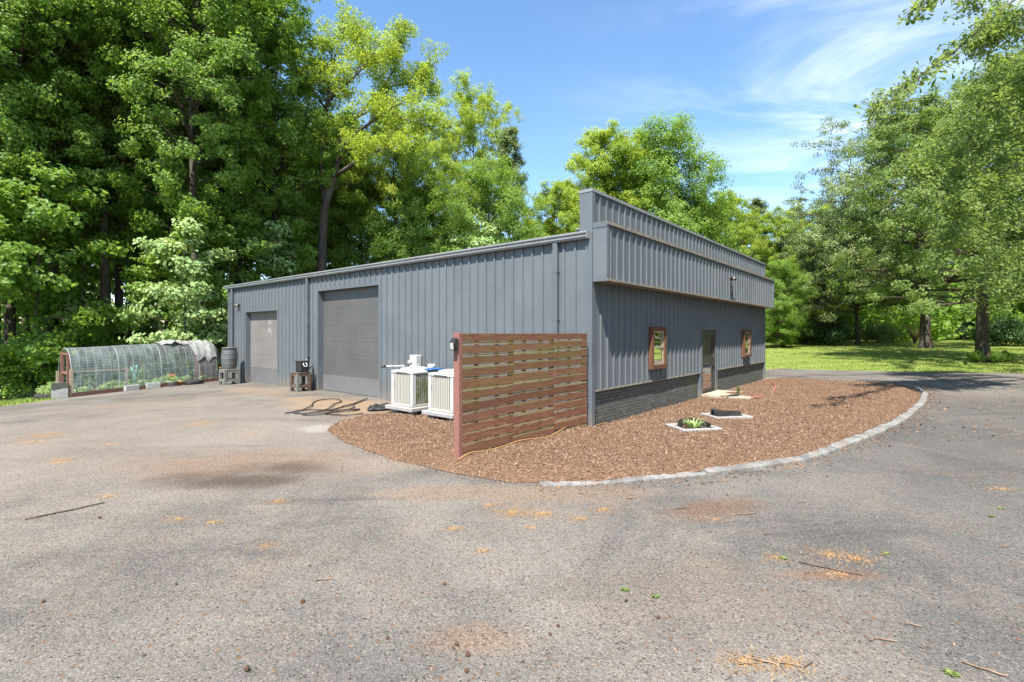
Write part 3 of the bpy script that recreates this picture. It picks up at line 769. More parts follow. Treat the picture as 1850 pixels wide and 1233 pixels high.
# ------------------------------------------------------------------ air conditioners on concrete pads
def ac_pad(label, ly):
    x, y, _ = W(-1.03, ly); t = thing('concrete_pad', label, 'concrete pad', (x,y,-.055), ANG, 'pads under the air conditioners')
    m = MB(); m.box(-.56,.56,-.55,.55,.17,.27,ch=.015); m.build('slab', M['concrete'], t)
    for a in (-.42,.30):
        for b in (-.45,.22):
            m = MB(); m.box(a,a+.14,b,b+.22,-.02,.168); m.build('block', M['concrete_lt'], t)
    m = MB(); m.box(-.26,.28,-.40,.43,-.02,.13); m.build('block', M['concrete_dk'], t)
    return t
def ac_unit(label, ly):
    x, y, _ = W(-1.03, ly); t = thing('air_conditioner', label, 'air conditioner', (x,y,.217), ANG, 'air conditioners by the long wall')
    h = .44; z1 = .92
    m = MB(); m.box(-h+.03,h-.03,-h+.03,h-.03,.05,z1-.05); m.build('coil', M['louver_dark'], t)
    m = MB(); m.box(-h,h,-h,h,0,.06,ch=.01); m.build('base_tray', M['ivory_mt'], t)
    for sx in (-1,1):
        for sy in (-1,1):
            c = MB(); c.box(min(sx*h,sx*(h-.13)),max(sx*h,sx*(h-.13)),min(sy*h,sy*(h-.10)),max(sy*h,sy*(h-.10)),.06,z1-.04,ch=.012); c.build('corner_post', M['white_mt'], t)
    def louver(face):
        m = MB(); s = -h+.13
        while s < h-.12:
            for (a0, a1, d0) in ((s, s+.040, 0),):
                if face == 'x': m.box(-h+.006,-h+.030,a0,a1,.06,z1-.09)
                elif face == 'y': m.box(a0-.02,a1-.024,-h+.006,-h+.030,.06,z1-.09)
                elif face == 'X': m.box(h-.030,h-.006,a0,a1,.06,z1-.09)
                else: m.box(a0,a1,h-.030,h-.006,.06,z1-.09)
            s += .062
        if face in 'yY':
            z = .12
            while z < z1-.1:
                yy = -h+.003 if face == 'y' else h-.009
                m.box(-h+.11,h-.11,yy,yy+.003,z,z+.008); z += .06
        return m
    louver('x').build('louver_panel', M['ivory_mt'], t); louver('X').build('louver_panel', M['ivory_mt'], t); louver('Y').build('louver_panel', M['ivory_mt'], t)
    lp = louver('y').build('louver_panel', M['mossy'], t); lp['label'] = 'green stained louver side facing the front'
    m = MB(); m.box(-h-.012,h+.012,-h-.012,h+.012,z1-.09,z1+.0,ch=.03); m.build('top_cover', M['white_mt'], t)
    m = MB(); m.box(-h-.016,-h-.009,-.25,.20,z1-.062,z1-.040); m.build('vent_slot', M['dark_metal'], t)
    m = MB(); m.lathe([(.40,0),(.36,.05),(.26,.075),(.10,.085),(.001,.086)], 28, c=(0,0,z1-.002)); m.build('fan_guard', M['white_mt'], t)
    m = MB(); m.tube([(h-.02,.25,.30),(h+.06,.25,.30),(h+.10,.25,.36),(h+.13,.25,.9),(h+.16,.25,1.0)], .022, 8); m.build('copper_line', M['black_pl'], t)
    m = MB(); m.box(-h+.005,-h+.0115,.31,.41,.50,.62); m.build('rating_plate', M['steel'], t)
    return t
ac_pad('concrete pad on blocks under the air conditioner nearer the large garage door', 4.78); ac_pad('concrete pad on blocks under the air conditioner half hidden by the plank screen', 3.30)
ac_unit('white louvered air conditioner nearer the large garage door, with a pole lying on top', 4.78)
ac_unit('white louvered air conditioner half hidden behind the red plank screen', 3.30)
def wrk(px, py, pz, *a, **k): return W(px, py, pz)
x, y, _ = W(-1.05, 4.9); zt = 1.145
m = MB(); m.tube([(-.50,.46,.08),(-.30,.36,.085)], .022, 8); m.tube([(-.30,.36,.085),(.30,.02,.09)], .018, 8)
t = thing('spray_wand', 'white tube with a black grip lying on the first air conditioner', 'spray wand', (x,y,zt), ANG); m.build('wand', M['white_pl'], t)
for a_, b_, r_ in (((-.60,.52,.08),(-.48,.45,.08),.03),((-.06,.22,.087),(.06,.155,.089),.024)):
    m = MB(); m.tube([a_,b_], r_, 8); m.build('grip', M['black_pl'], t)
x, y, _ = W(-.82, 4.36); t = thing('paint_tub', 'small white tub on a blue tray at the edge of the first air conditioner', 'tub', (x,y,zt+.01), ANG)
m = MB(); m.lathe([(.085,.03),(.10,.05),(.10,.12),(.08,.14)], 16); m.build('tub', M['white_pl'], t)
m = MB(); m.box(-.18,.26,-.20,.12,-.01,.03,ch=.01); m.build('tray', M['blue'], t)
# black plastic sheet crumpled by the pads
px_, py_ = G(692, 741); m = MB(); q = random.Random(5); n = 12
vs = [(-.42+.84*i/n+q.uniform(-.03,.03), -.24+.48*j/n+q.uniform(-.03,.03), .02+max(0,q.uniform(-.02,.13))*(1 if 0 < i < n and 0 < j < n else 0)) for i in range(n+1) for j in range(n+1)]
m.add(vs, [(i*(n+1)+j,(i+1)*(n+1)+j,(i+1)*(n+1)+j+1,i*(n+1)+j+1) for i in range(n) for j in range(n)], True)
tag(m.build('plastic_sheet', M['black_pl'], None, (px_,py_,gz(px_,py_)+.03), R(20)), 'crumpled black plastic sheet on the ground beside the air conditioner pad', 'plastic sheet')
# ------------------------------------------------------------------ red plank privacy screen
FX0, FX1 = -3.98, -.20
fx, fy, _ = W(FX0, 0); sec = 3; L3 = (FX1-FX0)
fen = thing('privacy_screen', 'red stained plank screen with mossy gaps standing on the mulch before the air conditioners', 'fence', (fx,fy,0), ANG)
q = random.Random(33); TOP = 2.10; pitch = .190
for k in range(sec):
    a = k*L3/sec+.002; b = (k+1)*L3/sec-.002
    m = MB(); mbk = MB(); z = TOP; r = 0
    while z > .20:
        hgt = .128+q.uniform(-.014,.012); gap = .062+q.uniform(-.018,.016)
        zb = max(z-hgt, .0)
        dz0, dz1 = q.uniform(-.010,.010), q.uniform(-.010,.010)
        if r == 0: dz0 = dz1 = 0
        y0 = -.022-q.uniform(0,.006)
        vs = [(a,y0,zb+dz0),(b,y0,zb+dz1),(b,.0,zb+dz1),(a,.0,zb+dz0),(a,y0,z+dz0),(b,y0,z+dz1),(b,.0,z+dz1),(a,.0,z+dz0)]
        m.add(vs, [(0,3,2,1),(4,5,6,7),(0,1,5,4),(1,2,6,5),(2,3,7,6),(3,0,4,7)])
        # slat on the rear face of the pallet frame, seen through the gap
        d = q.uniform(-.008,.008)
        if gap > .03: mbk.box(a,b,-.0195,-.001,zb-gap+.010+d,zb-.014+d)
        z = zb-gap; r += 1
    m.build('plank_panel', M['redwood'], fen); mbk.build('back_slats', M['mosswood'], fen)
for k in range(sec):
    for f in (.30,.70) if k < 2 else (.5,):
        m = MB(); xx = (k+f)*L3/sec; m.box(xx-.02,xx+.02,.0015,.075,.12,TOP-.02); m.build('pallet_stringer', M['brownwood'], fen)
for k in range(1, sec+1):
    m = MB(); xx = min(k*L3/sec, L3-.05); m.box(xx-.045,xx+.045,.0025,.078,-.1,TOP-.015); m.build('post', M['brownwood'], fen)
m = MB(); m.box(-.082,-.004,-.026,.095,-.1,TOP+.012,ch=.004); m.build('post', M['postred'], fen)
lx, ly, _ = W(FX0-.10, .02); t = thing('security_light', 'small black solar lamp on the end post of the red plank screen', 'security light', (lx,ly,1.93), ANG-R(90), 'small outdoor security lights')
m = MB(); m.box(-.055,.055,-.03,0,-.10,.10,ch=.008); m.prism([(-.028,.10),(-.10,.035),(-.085,-.09),(-.028,-.06)], -.05, .05, lambda u,v,s: (s,u,v)); m.build('housing', M['black_pl'], t)
m = MB(); m.quad((-.038,-.1005,.025),(.038,-.1005,.025),(.038,-.0885,-.078),(-.038,-.0885,-.078)); m.build('lens', M['lens'], t)
# cord along the foot of the screen
pts = []
for k in range(40):
    u = k/39; lx = FX0-.12+u*(4.6+.3); X, Y, _ = W(lx, -.05-.05*math.sin(5*u)-.03*math.sin(17*u)); 
    try: z = zbed(X, Y)
    except Exception: z = .1
    pts.append((X, Y, z+.030+.012*math.sin(23*u)))
m = MB(); m.tube(pts, .007, 6); tag(m.build('extension_cord', M['yellow']), 'orange yellow cord lying on the mulch along the foot of the plank screen', 'cord')
# ------------------------------------------------------------------ hose coil on the drive
def ctrl(P, n=14):
    out = []
    for i in range(len(P)-1):
        p0, p1, p2, p3 = (Vector(P[max(i-1,0)]), Vector(P[i]), Vector(P[i+1]), Vector(P[min(i+2,len(P)-1)]))
        for s in range(n):
            t = s/n; out.append(.5*((2*p1)+(-p0+p2)*t+(2*p0-5*p1+4*p2-p3)*t*t+(-p0+3*p1-3*p2+p3)*t**3))
    out.append(Vector(P[-1])); return out
hp = [(515,749),(545,744),(563,736),(566,729),(580,725),(606,724),(617,727),(605,732),(598,738),(588,742),(560,743),(538,746),(530,748),(552,750),(590,746),(612,739),(636,733),(664,723),(640,731),(618,737),(640,737),(632,741),(606,744),(578,747),(546,751),(575,752),(610,748),(648,741),(640,745),(612,746),(586,749),(622,753),(648,752),(655,749)]
P3 = []
for i, (px, py) in enumerate(hp):
    X, Y = G(px, py); P3.append((X, Y, gz(X,Y)+.026+.014*(i % 3)))
m = MB(); m.tube(ctrl(P3, 9), .017, 7); tag(m.build('garden_hose', M['hose']), 'dark hose lying in loose loops on the drive in front of the large garage door', 'hose')
hp = [(1358,722),(1375,719),(1392,715),(1399,708),(1400,699),(1394,692),(1387,687),(1383,689)]
P3 = []
for i, (px, py) in enumerate(hp):
    X, Y = G(px, py, .1); P3.append((X, Y, .155))
m = MB(); m.tube(ctrl(P3, 9), .015, 7); tag(m.build('garden_hose', M['pink']), 'faded pink hose curling on the mulch at the far corner of the workshop', 'hose')
# ------------------------------------------------------------------ slab, frames, risers in the mulch
cx_, cy_, _ = W(7.65, -.80); m = MB(); m.box(-.86,.86,-.72,.74,-.02,.075,ch=.012)
tag(m.build('door_slab', M['concrete_or'], None, (cx_,cy_,.05), ANG), 'sandy concrete slab set in the mulch before the glazed front door', 'slab')
def riser(label, px, py, w_, d_, rz, kind, cat):
    X, Y = G(px, py, .12); t = thing('utility_frame', label, cat, (X,Y,.105), rz, 'grey frames set in the mulch')
    m = MB(); e = .10
    m.box(-w_,w_,-d_,-d_+e,0,.075,ch=.008); m.box(-w_,w_,d_-e,d_,0,.075,ch=.008); m.box(-w_,-w_+e,-d_+e,d_-e,0,.075,ch=.008); m.box(w_-e,w_,-d_+e,d_-e,0,.075,ch=.008); m.box(-w_+e,w_-e,-d_+e,d_-e,0,.035)
    m.build('frame', M['concrete'], t)
    m = MB()
    if kind == 0:                                      # black edging bent into a horseshoe
        k = 22; o = []
        for i in range(k+1):
            a = -.1*math.pi+1.2*math.pi*i/k; r_ = (w_-e)*.98
            o.append((r_*math.cos(a), (d_-e)*1.0*math.sin(a)*1.05-.02, .165-.03*math.cos(i/k*6.28)))
        o = [( (w_-e)*.95, -(d_-e)*.55, .15)]+o+[(-(w_-e)*.95, -(d_-e)*.5, .20)]
        vs = []
        for (x_, y_, h_) in o: vs += [(x_,y_,.0),(x_,y_,h_),(x_*.965,y_*.965,h_),(x_*.965,y_*.965,.0)]
        n_ = len(o); fs = [(4*i+a, 4*(i+1)+a, 4*(i+1)+(a+1)%4, 4*i+(a+1)%4) for i in range(n_-1) for a in range(4)]+[(0,1,2,3),(4*n_-4,4*n_-1,4*n_-2,4*n_-3)]
        m.add(vs, fs)
        m.box(-(w_-e)*.95,(w_-e)*.95,-(d_-e)-.010,-(d_-e)+.005,.02,.085)
    else:
        m.prism([(-.34,0),(.36,0),(.30,.13),(-.34,.17)], -.035, .0, lambda u,v,s: (u*1.05, s-.05, v+.03))
        m.prism([(-.34,0),(.0,0),(-.06,.12),(-.30,.17)], .14, .17, lambda u,v,s: (u*1.05, s-.05, v+.03))
        m.tube([(-.33,-.06,.16),(-.33,.04,.20),(-.27,.13,.19),(-.1,.17,.14)], .025, 6)
    m.build('edging', M['rubber'], t)
    return t, X, Y
r1, RX, RY = riser('grey frame with a black horseshoe edging around a green weed', 1252, 775, .44, .36, ANG-R(38), 0, 'utility frame')
r2, _, _ = riser('grey frame with a flat black upright flap, nearer the front door', 1312, 754, .47, .33, ANG-R(38), 1, 'utility frame')
def weed(name, label, X, Y, Z, n, r, h, mat, seed, cat='weed'):
    q = np.random.default_rng(seed); V = []; F = []
    for i in range(n):
        a = q.uniform(0,6.28); b = q.uniform(0,r*.4); x0, y0 = b*math.cos(a), b*math.sin(a); ln = h*q.uniform(.5,1); sp = r*q.uniform(.3,1); wd = .012+.01*q.uniform()
        o = len(V); px_, py_ = -math.sin(a)*wd, math.cos(a)*wd
        for s, hh in ((0,0),(.5,.7),(.85,.98),(1.1,.9)):
            ww = 1-s*.75; V += [(x0+sp*s*math.cos(a)+px_*ww, y0+sp*s*math.sin(a)+py_*ww, ln*hh),(x0+sp*s*math.cos(a)-px_*ww, y0+sp*s*math.sin(a)-py_*ww, ln*hh)]
        for s in range(3): F.append((o+2*s,o+2*s+1,o+2*s+3,o+2*s+2))
    ob = np_mesh(name, np.array(V), np.array(F), mat, tint=np.repeat(q.uniform(.2,1,n),3)); ob.location = (X,Y,Z)
    return tag(ob, label, cat)
weed('weed', 'bright green weed growing inside the black horseshoe edging', RX, RY, .14, 60, .24, .20, M['leaf_pale'], 3)
# things left on the slab
X, Y = G(1318, 717, .12); t = thing('hand_rake', 'black rusty tool lying on the slab before the door', 'hand tool', (X,Y,.14), ANG-R(30))
m = MB(); m.tube([(-.36,0,.01),(.02,.01,.012)], .018, 6); m.build('handle', M['dkstick'], t)
m = MB(); m.box(.02,.38,-.035,.05,0,.035,ch=.006); m.box(.10,.30,-.06,-.03,0,.03); m.build('head', M['dark_metal'], t)
X, Y = G(1334, 713, .12); weed('potted_sprig', 'small dark green sprig standing on the slab near the door', X, Y, .13, 14, .07, .26, M['leaf_dark'], 9, 'sprig')
# ------------------------------------------------------------------ barrel on its stand
def stand(label, px, py, w_, h_, rz, mt, group='weathered wooden stands'):
    X, Y = G(px, py, gz(*G(px, py))); Z = gz(X, Y)+.004
    t = thing('wooden_stand', label, 'stand', (X,Y,Z), rz, group)
    m = MB(); m.box(-w_-.04,w_+.04,-w_-.04,w_+.04,h_-.05,h_,ch=.006); m.build('table_top', mt, t)
    for sx in (-1,1):
        for sy in (-1,1):
            m = MB(); m.box(sx*w_-.05,sx*w_+.05,sy*w_-.05,sy*w_+.05,0,h_-.05); m.build('leg', mt, t)
    for s in (-1,1):
        for bx in ((-w_+.05,w_-.05,s*w_-.04,s*w_+.04,.13,.24),(s*w_-.04,s*w_+.04,-w_+.05,w_-.05,.131,.241),(-w_+.05,w_-.05,s*w_-.03,s*w_+.03,h_-.15,h_-.051),(s*w_-.03,s*w_+.03,-w_+.05,w_-.05,h_-.15,h_-.051)):
            m = MB(); m.box(*bx); m.build('rail', mt, t)
    return t, X, Y, Z+h_
bx_, by_, _ = W(-.55, 19.55)
def gpx(lx, ly):
    X, Y, _ = W(lx, ly); Z = gz(X, Y); return (CX+FPX*X/Y, HY+FPX*(CAMH-Z)/Y)
t, X, Y, Z = stand('weathered grey wooden stand carrying the rain barrel', *gpx(-.50, 18.42), .27, .68, ANG, M['greywood'])
br = thing('rain_barrel', 'big grey rain barrel with a mossy foot standing at the workshop corner', 'barrel', (X,Y,Z), 0)
m = MB(); m.lathe([(.26,0),(.275,.03),(.285,.08),(.31,.25),(.325,.45),(.32,.62),(.30,.80),(.285,.90),(.30,.905),(.305,.94),(.29,.95)], 28)
m.build('body', M['grey_pl'], br)
m = MB()
for zz, rr in ((.22,.309),(.44,.328),(.66,.320)): m.lathe([(rr,zz),(rr+.008,zz+.012),(rr,zz+.024)], 28, caps=False)
m.lathe([(.28,.951),(.27,.955),(.001,.957)], 28); m.build('hoops', M['grey_pl'], br)
m = MB(); m.tube([(-.27,-.08,.07),(-.36,-.11,.07),(-.37,-.115,.02)], .02, 8); m.build('tap', M['terracotta'], br)
t, X, Y, Z = stand('dark wooden stand with a black box on it between the garage doors', *gpx(-.50, 11.95), .215, .70, ANG, M['brownwood'])
for ch in t.children: ch.data.materials[0] = M['dkstick']
t.children[0].data.materials[0] = M['greywood']
bb = thing('black_pail', 'black plastic pail standing on the dark stand between the garage doors', 'pail', (X+.06,Y-.02,Z), ANG)
m = MB(); m.box(-.17,.17,-.17,.17,.0,.40,ch=.03); m.build('body', M['black_pl'], bb)
m = MB(); m.box(-.18,.18,-.18,.18,.36,.41,ch=.01); m.build('rim', M['black_pl'], bb)
m = MB(); m.tube([(-.05,-.18,.33),(-.04,-.24,.22),(.05,-.25,.20),(.07,-.23,.30),(.03,-.20,.34)], .015, 6); m.build('cord_loop', M['white_pl'], bb)
m = MB(); m.tube([(.15,-.16,.1),(.26,-.24,.22),(.30,-.24,.05),(.28,-.25,-.2),(.26,-.25,-.66)], .04, 8); m.build('spill_hose', M['black_pl'], bb)
# ------------------------------------------------------------------ hoop greenhouse
gl0 = Vector((-17.85,20.15)); gl1 = Vector((-14.60,24.60)); ax = (gl1-gl0); GLN = ax.length; ax.normalize(); pr_ = Vector((-ax.y, ax.x))
GW, GH = 2.15, 1.98
gz0, gz1 = gz(*gl0)-.02, gz(*gl1)-.02
gr = thing('hoop_greenhouse', 'low tunnel greenhouse of clear plastic over arched wire panels with red board ends', 'greenhouse', (gl0.x,gl0.y,gz0), math.atan2(ax.y, ax.x))
slope = (gz1-gz0)/GLN
def arch(u, y0=0.0, grow=0.0):                          # u 0..1 from front foot over the ridge to the rear foot; local y across
    a = math.pi*(1-u); c = math.cos(a); s = math.sin(a)
    yy = GW/2+ (GW/2+grow)*math.copysign(abs(c)**.82, c); zz = (GH+grow)*abs(s)**.72
    return (yy, zz)
def gp3(x, u, grow=0.0):
    yy, zz = arch(u, 0, grow); return (x, yy, zz+slope*x)
q = random.Random(4); NX, NU = 36, 30; vs = []
for i in range(NX+1):
    for j in range(NU+1):
        x = GLN*i/NX; vs.append(gp3(x, j/NU, .022+.010*math.sin(i*1.1)+.008*math.sin(j*.9+i*.5)))
m = MB(); m.add(vs, [(i*(NU+1)+j,(i+1)*(NU+1)+j,(i+1)*(NU+1)+j+1,i*(NU+1)+j+1) for i in range(NX) for j in range(NU)], True)
m.build('plastic_film', M['film'], gr)
m = MB(); nh = 21
for i in range(nh+1):
    x = GLN*i/nh; r_ = .016 if i % 6 == 0 else .0065
    m.tube([gp3(x, j/20, 0) for j in range(21)], r_, 5, caps=False)
m.build('hoop_wires', M['steel'], gr)
m = MB()
for j in range(1, 20):
    m.tube([gp3(GLN*i/12, j/20, .006) for i in range(13)], .0052, 5, caps=False)
m.build('line_wires', M['steel'], gr)
m = MB(); m.box(-.02,GLN+.1,-.06,-.012,-.12,.20); 
for k, v in enumerate(m.v): m.v[k] = (v[0], v[1], v[2]+slope*v[0])
m.build('base_board', M['brownwood'], gr)
m = MB(); m.box(-.02,GLN+.1,GW+.012,GW+.06,-.12,.20); m.build('base_board', M['brownwood'], gr)
# end frame at the near end: posts, door rails and film leaf
for yy in (.55, 1.45):
    m = MB(); m.box(-.05,.04,yy-.045,yy+.045,-.1,arch(.5)[1]*(.93)); m.build('post', M['postred'], gr)
for yy in (.02, GW-.06):
    m = MB(); m.box(-.07,.03,yy-.04,yy+.05,-.1,1.0 if yy > 1 else 1.15); m.build('post', M['tanwood'], gr)
for z0_, z1_ in ((.92,1.02),(1.72,1.80)):
    m = MB(); m.box(-.03,.02,.60,1.40,z0_,z1_); m.build('rail', M['postred'], gr)
m = MB(); m.box(.0,1.9,.10,.14,1.02,1.08); m.box(1.82,1.90,.09,.15,.0,1.12); m.build('bench_frame', M['tanwood'], gr)
for bx in ((GLN-.95,GLN-.60,.10,.13,.1,1.35),(GLN-.03,GLN+.02,.25,GW-.25,.1,1.45)):
    m = MB(); m.box(*bx); m.v = [(v[0], v[1], v[2]+slope*GLN) for v in m.v]; m.build('end_board', M['postred'], gr)
def gw(x, y, z=0.0):
    v = gl0+ax*x+pr_*y; return (v.x, v.y, gz0+slope*x+z)
GRZ = math.atan2(ax.y, ax.x)
# shade cloth thrown over the far end
q = random.Random(9); NX, NU = 34, 26; vs = []
for i in range(NX+1):
    for j in range(NU+1):
        f = i/NX; x = GLN-2.2+2.48*f
        e_ = min(1,max(0,(f-.40)/.16)); u0 = .37-.23*e_*e_*(3-2*e_)+.02*math.sin(f*31)
        u = u0+(.78-u0)*j/NU
        g = .05+.028*math.sin(x*9+u*14)+.022*math.sin(x*21-u*9)+.016*math.sin(u*40+x*5)
        g += .13*math.exp(-((f-.22)/.16)**2)*math.exp(-((u-.42)/.2)**2)
        if f > .86: g -= (f-.86)*1.3
        X = (GLN*.999+.1 if x > GLN+.1 else x); p = gp3(x, u, g)
        if f > .88: p = (p[0], p[1], p[2]-(f-.88)*1.6)
        vs.append(p)
m = MB(); m.add(vs, [(i*(NU+1)+j,(i+1)*(NU+1)+j,(i+1)*(NU+1)+j+1,i*(NU+1)+j+1) for i in range(NX) for j in range(NU)], True)
tp = m.build('shade_cloth', M['tarp'], None, (gl0.x,gl0.y,gz0), GRZ); tag(tp, 'wrinkled grey shade cloth thrown over the far end of the greenhouse', 'tarp')
sol = tp.modifiers.new('thick', 'SOLIDIFY'); sol.thickness = .008
def block(label, x, y, z, rz, mat):
    X, Y, Z = gw(x, y, z); t = thing('concrete_block', label, 'concrete block', (X,Y,Z), GRZ+rz, 'concrete blocks by the greenhouse')
    m = MB(); m.box(-.25,.25,-.125,-.08,0,.235,ch=.006); m.box(-.25,.25,.08,.125,0,.235,ch=.006); m.box(-.25,-.205,-.08,.08,0,.235); m.box(.205,.25,-.08,.08,0,.235); m.box(-.025,.025,-.08,.08,0,.235); m.build('block', mat, t); return t
block('pale concrete block at the bottom of the stack by the greenhouse end', -.36, .10, -.06, R(-12), M['concrete_lt'])
block('pale concrete block in the middle of the stack by the greenhouse end', -.355, .105, .178, R(-14), M['concrete_lt'])
block('dark stained concrete block on top of the stack by the greenhouse end', -.365, .10, .416, R(-9), M['concrete_dk'])
block('pale concrete block standing at the greenhouse foot, left of the pair', 1.95, -.16, .04, R(4), M['concrete_lt']).rotation_euler.y = R(0)
block('pale concrete block standing at the greenhouse foot, nearer the flower pot', 2.75, -.16, .05, R(-5), M['concrete_lt'])
# pot with flowers, terracotta pot, tyre planter
X, Y, Z = gw(3.38, -.42, .0); t = thing('flower_pot', 'light grey pot of orange flowers at the greenhouse foot', 'flower pot', (X,Y,gz(X,Y)))
m = MB(); m.lathe([(.10,0),(.15,.20),(.17,.21),(.17,.235),(.14,.236),(.001,.21)], 18); m.build('pot', M['concrete_lt'], t)
pl = weed('plant', None, 0, 0, .2, 60, .20, .38, M['leaf_pale'], 21, None); pl.parent = t
m = MB(); q = random.Random(2)
for i in range(12):
    a, r_ = q.uniform(0,6.28), q.uniform(0,.13); c = (r_*math.cos(a), r_*math.sin(a), q.uniform(.46,.60)); m.lathe([(.004,-.02),(.035,0),(.02,.025),(.002,.03)], 7, c=c)
m.build('petals', M['flower'], t)
X, Y, Z = gw(3.74, -.38, 0); t = thing('clay_pot', 'small terracotta pot between the flower pot and the tyre', 'flower pot', (X,Y,gz(X,Y)))
m = MB(); m.lathe([(.08,0),(.12,.16),(.14,.165),(.14,.20),(.115,.20),(.10,.17),(.001,.165)], 16); m.build('pot', M['terracotta'], t)
X, Y, Z = gw(4.25, -.52, 0); t = thing('old_tyre', 'worn black tyre lying flat by the greenhouse', 'tyre', (X,Y,gz(X,Y)))
m = MB(); m.lathe([(.22,.03),(.26,.0),(.36,.0),(.40,.05),(.405,.11),(.40,.17),(.36,.215),(.26,.215),(.22,.19)], 30, caps=False)
pr2 = [(.30,.20),(.27,.16),(.27,.05),(.30,.02)]; m.lathe(pr2, 30, caps=False); m.lathe([(.001,.12),(.28,.13)], 30, caps=False); m.build('tyre', M['rubber'], t)
# second planter at the left of the greenhouse
X, Y = G(91, 716, -.5); t = thing('old_tyre', 'black tyre planter with leafy plants left of the greenhouse', 'tyre', (X,Y,gz(X,Y)))
m = MB(); m.lathe([(.32,.02),(.36,.0),(.46,.0),(.50,.05),(.505,.11),(.50,.17),(.46,.22),(.36,.22),(.32,.19)], 30, caps=False); m.lathe([(.001,.15),(.37,.16)], 30, caps=False); m.build('tyre', M['rubber'], t)
#PART3
# ------------------------------------------------------------------ trees
def nrm(a): return a/np.maximum(np.linalg.norm(a, axis=-1, keepdims=True), 1e-9)
LEAF4 = (np.array([[0,0,0],[.5,.42,.06],[1,0,-.05],[.5,-.42,.06]]), [(0,1,2,3)])
LEAF6 = (np.array([[0,0,0],[.35,.36,.05],[.78,.30,.02],[1,0,-.08],[.78,-.30,.02],[.35,-.36,.05]]), [(0,1,2,3),(0,3,4,5)])
LEAFOB = (np.array([[0,0,0],[.45,.10,.03],[.80,.22,.02],[1.0,.10,-.03],[1.0,-.10,-.03],[.80,-.22,.02],[.45,-.10,.03]]), [(0,1,2,3),(0,3,4,4),(0,4,5,6)])
def leaves(q, centers, radii, per, size, flat=.6, up=.5, out=.75, jit=.75, tpl=LEAF6, tmean=None, hollow=.35, axis=None):
    """leaf faces gathered in sprays: centers (k,3), radii (k,), per (k,) leaves in each"""
    k = len(centers); per = np.asarray(per).astype(int); idx = np.repeat(np.arange(k), per); n = len(idx)
    d = nrm(q.normal(0,1,(n,3))); r = (q.uniform(hollow**3,1,n))**(1/3)
    off = d*r[:,None]*radii[idx][:,None]; off[:,2] *= flat
    P = centers[idx]+off
    Nn = nrm(off*np.array([1,1,1/flat]))*out+np.array([0,0,up])+q.normal(0,jit,(n,3))
    if axis is not None:                               # leaves turn their faces out of the crown, towards the light
        rad = P-axis[None]; rad[:,2] *= .45; Nn = Nn*.62+nrm(rad)*.85
    Nn = nrm(Nn)
    A = q.normal(0,1,(n,3)); A[:,2] -= .35; A = nrm(A-Nn*np.sum(A*Nn,1)[:,None]); B = np.cross(Nn, A)
    s = size*q.uniform(.65,1.25,n)
    T, FT = tpl; m = len(T)
    V = P[:,None,:]+s[:,None,None]*(T[None,:,0:1]*A[:,None,:]+T[None,:,1:2]*B[:,None,:]+T[None,:,2:3]*Nn[:,None,:])
    V = V.reshape(-1,3); base = np.arange(n)*m
    Fs = []
    for f in FT:
        f = tuple(dict.fromkeys(f)); Fs.append(base[:,None]+np.array(f)[None,:])
    ct = q.normal(.45,.17,k) if tmean is None else tmean
    t = np.clip(ct[idx]+q.normal(0,.16,n),0,1)
    return V, Fs, t
def join(parts):
    VS = []; FS = []; TS = []; o = 0
    for V, Fs, t in parts:
        VS.append(V)
        for f in Fs: FS.append(f+o); TS.append(t)
        o += len(V)
    return np.concatenate(VS), FS, np.concatenate(TS)
def crown_mesh(name, parts, mat, parent):
    V, F, t = join(parts)
    # polygons are grouped by face size in order, keep the tints aligned
    return np_mesh(name, V, F, mat, parent, t)
def spline(P, n):
    return ctrl(P, n)
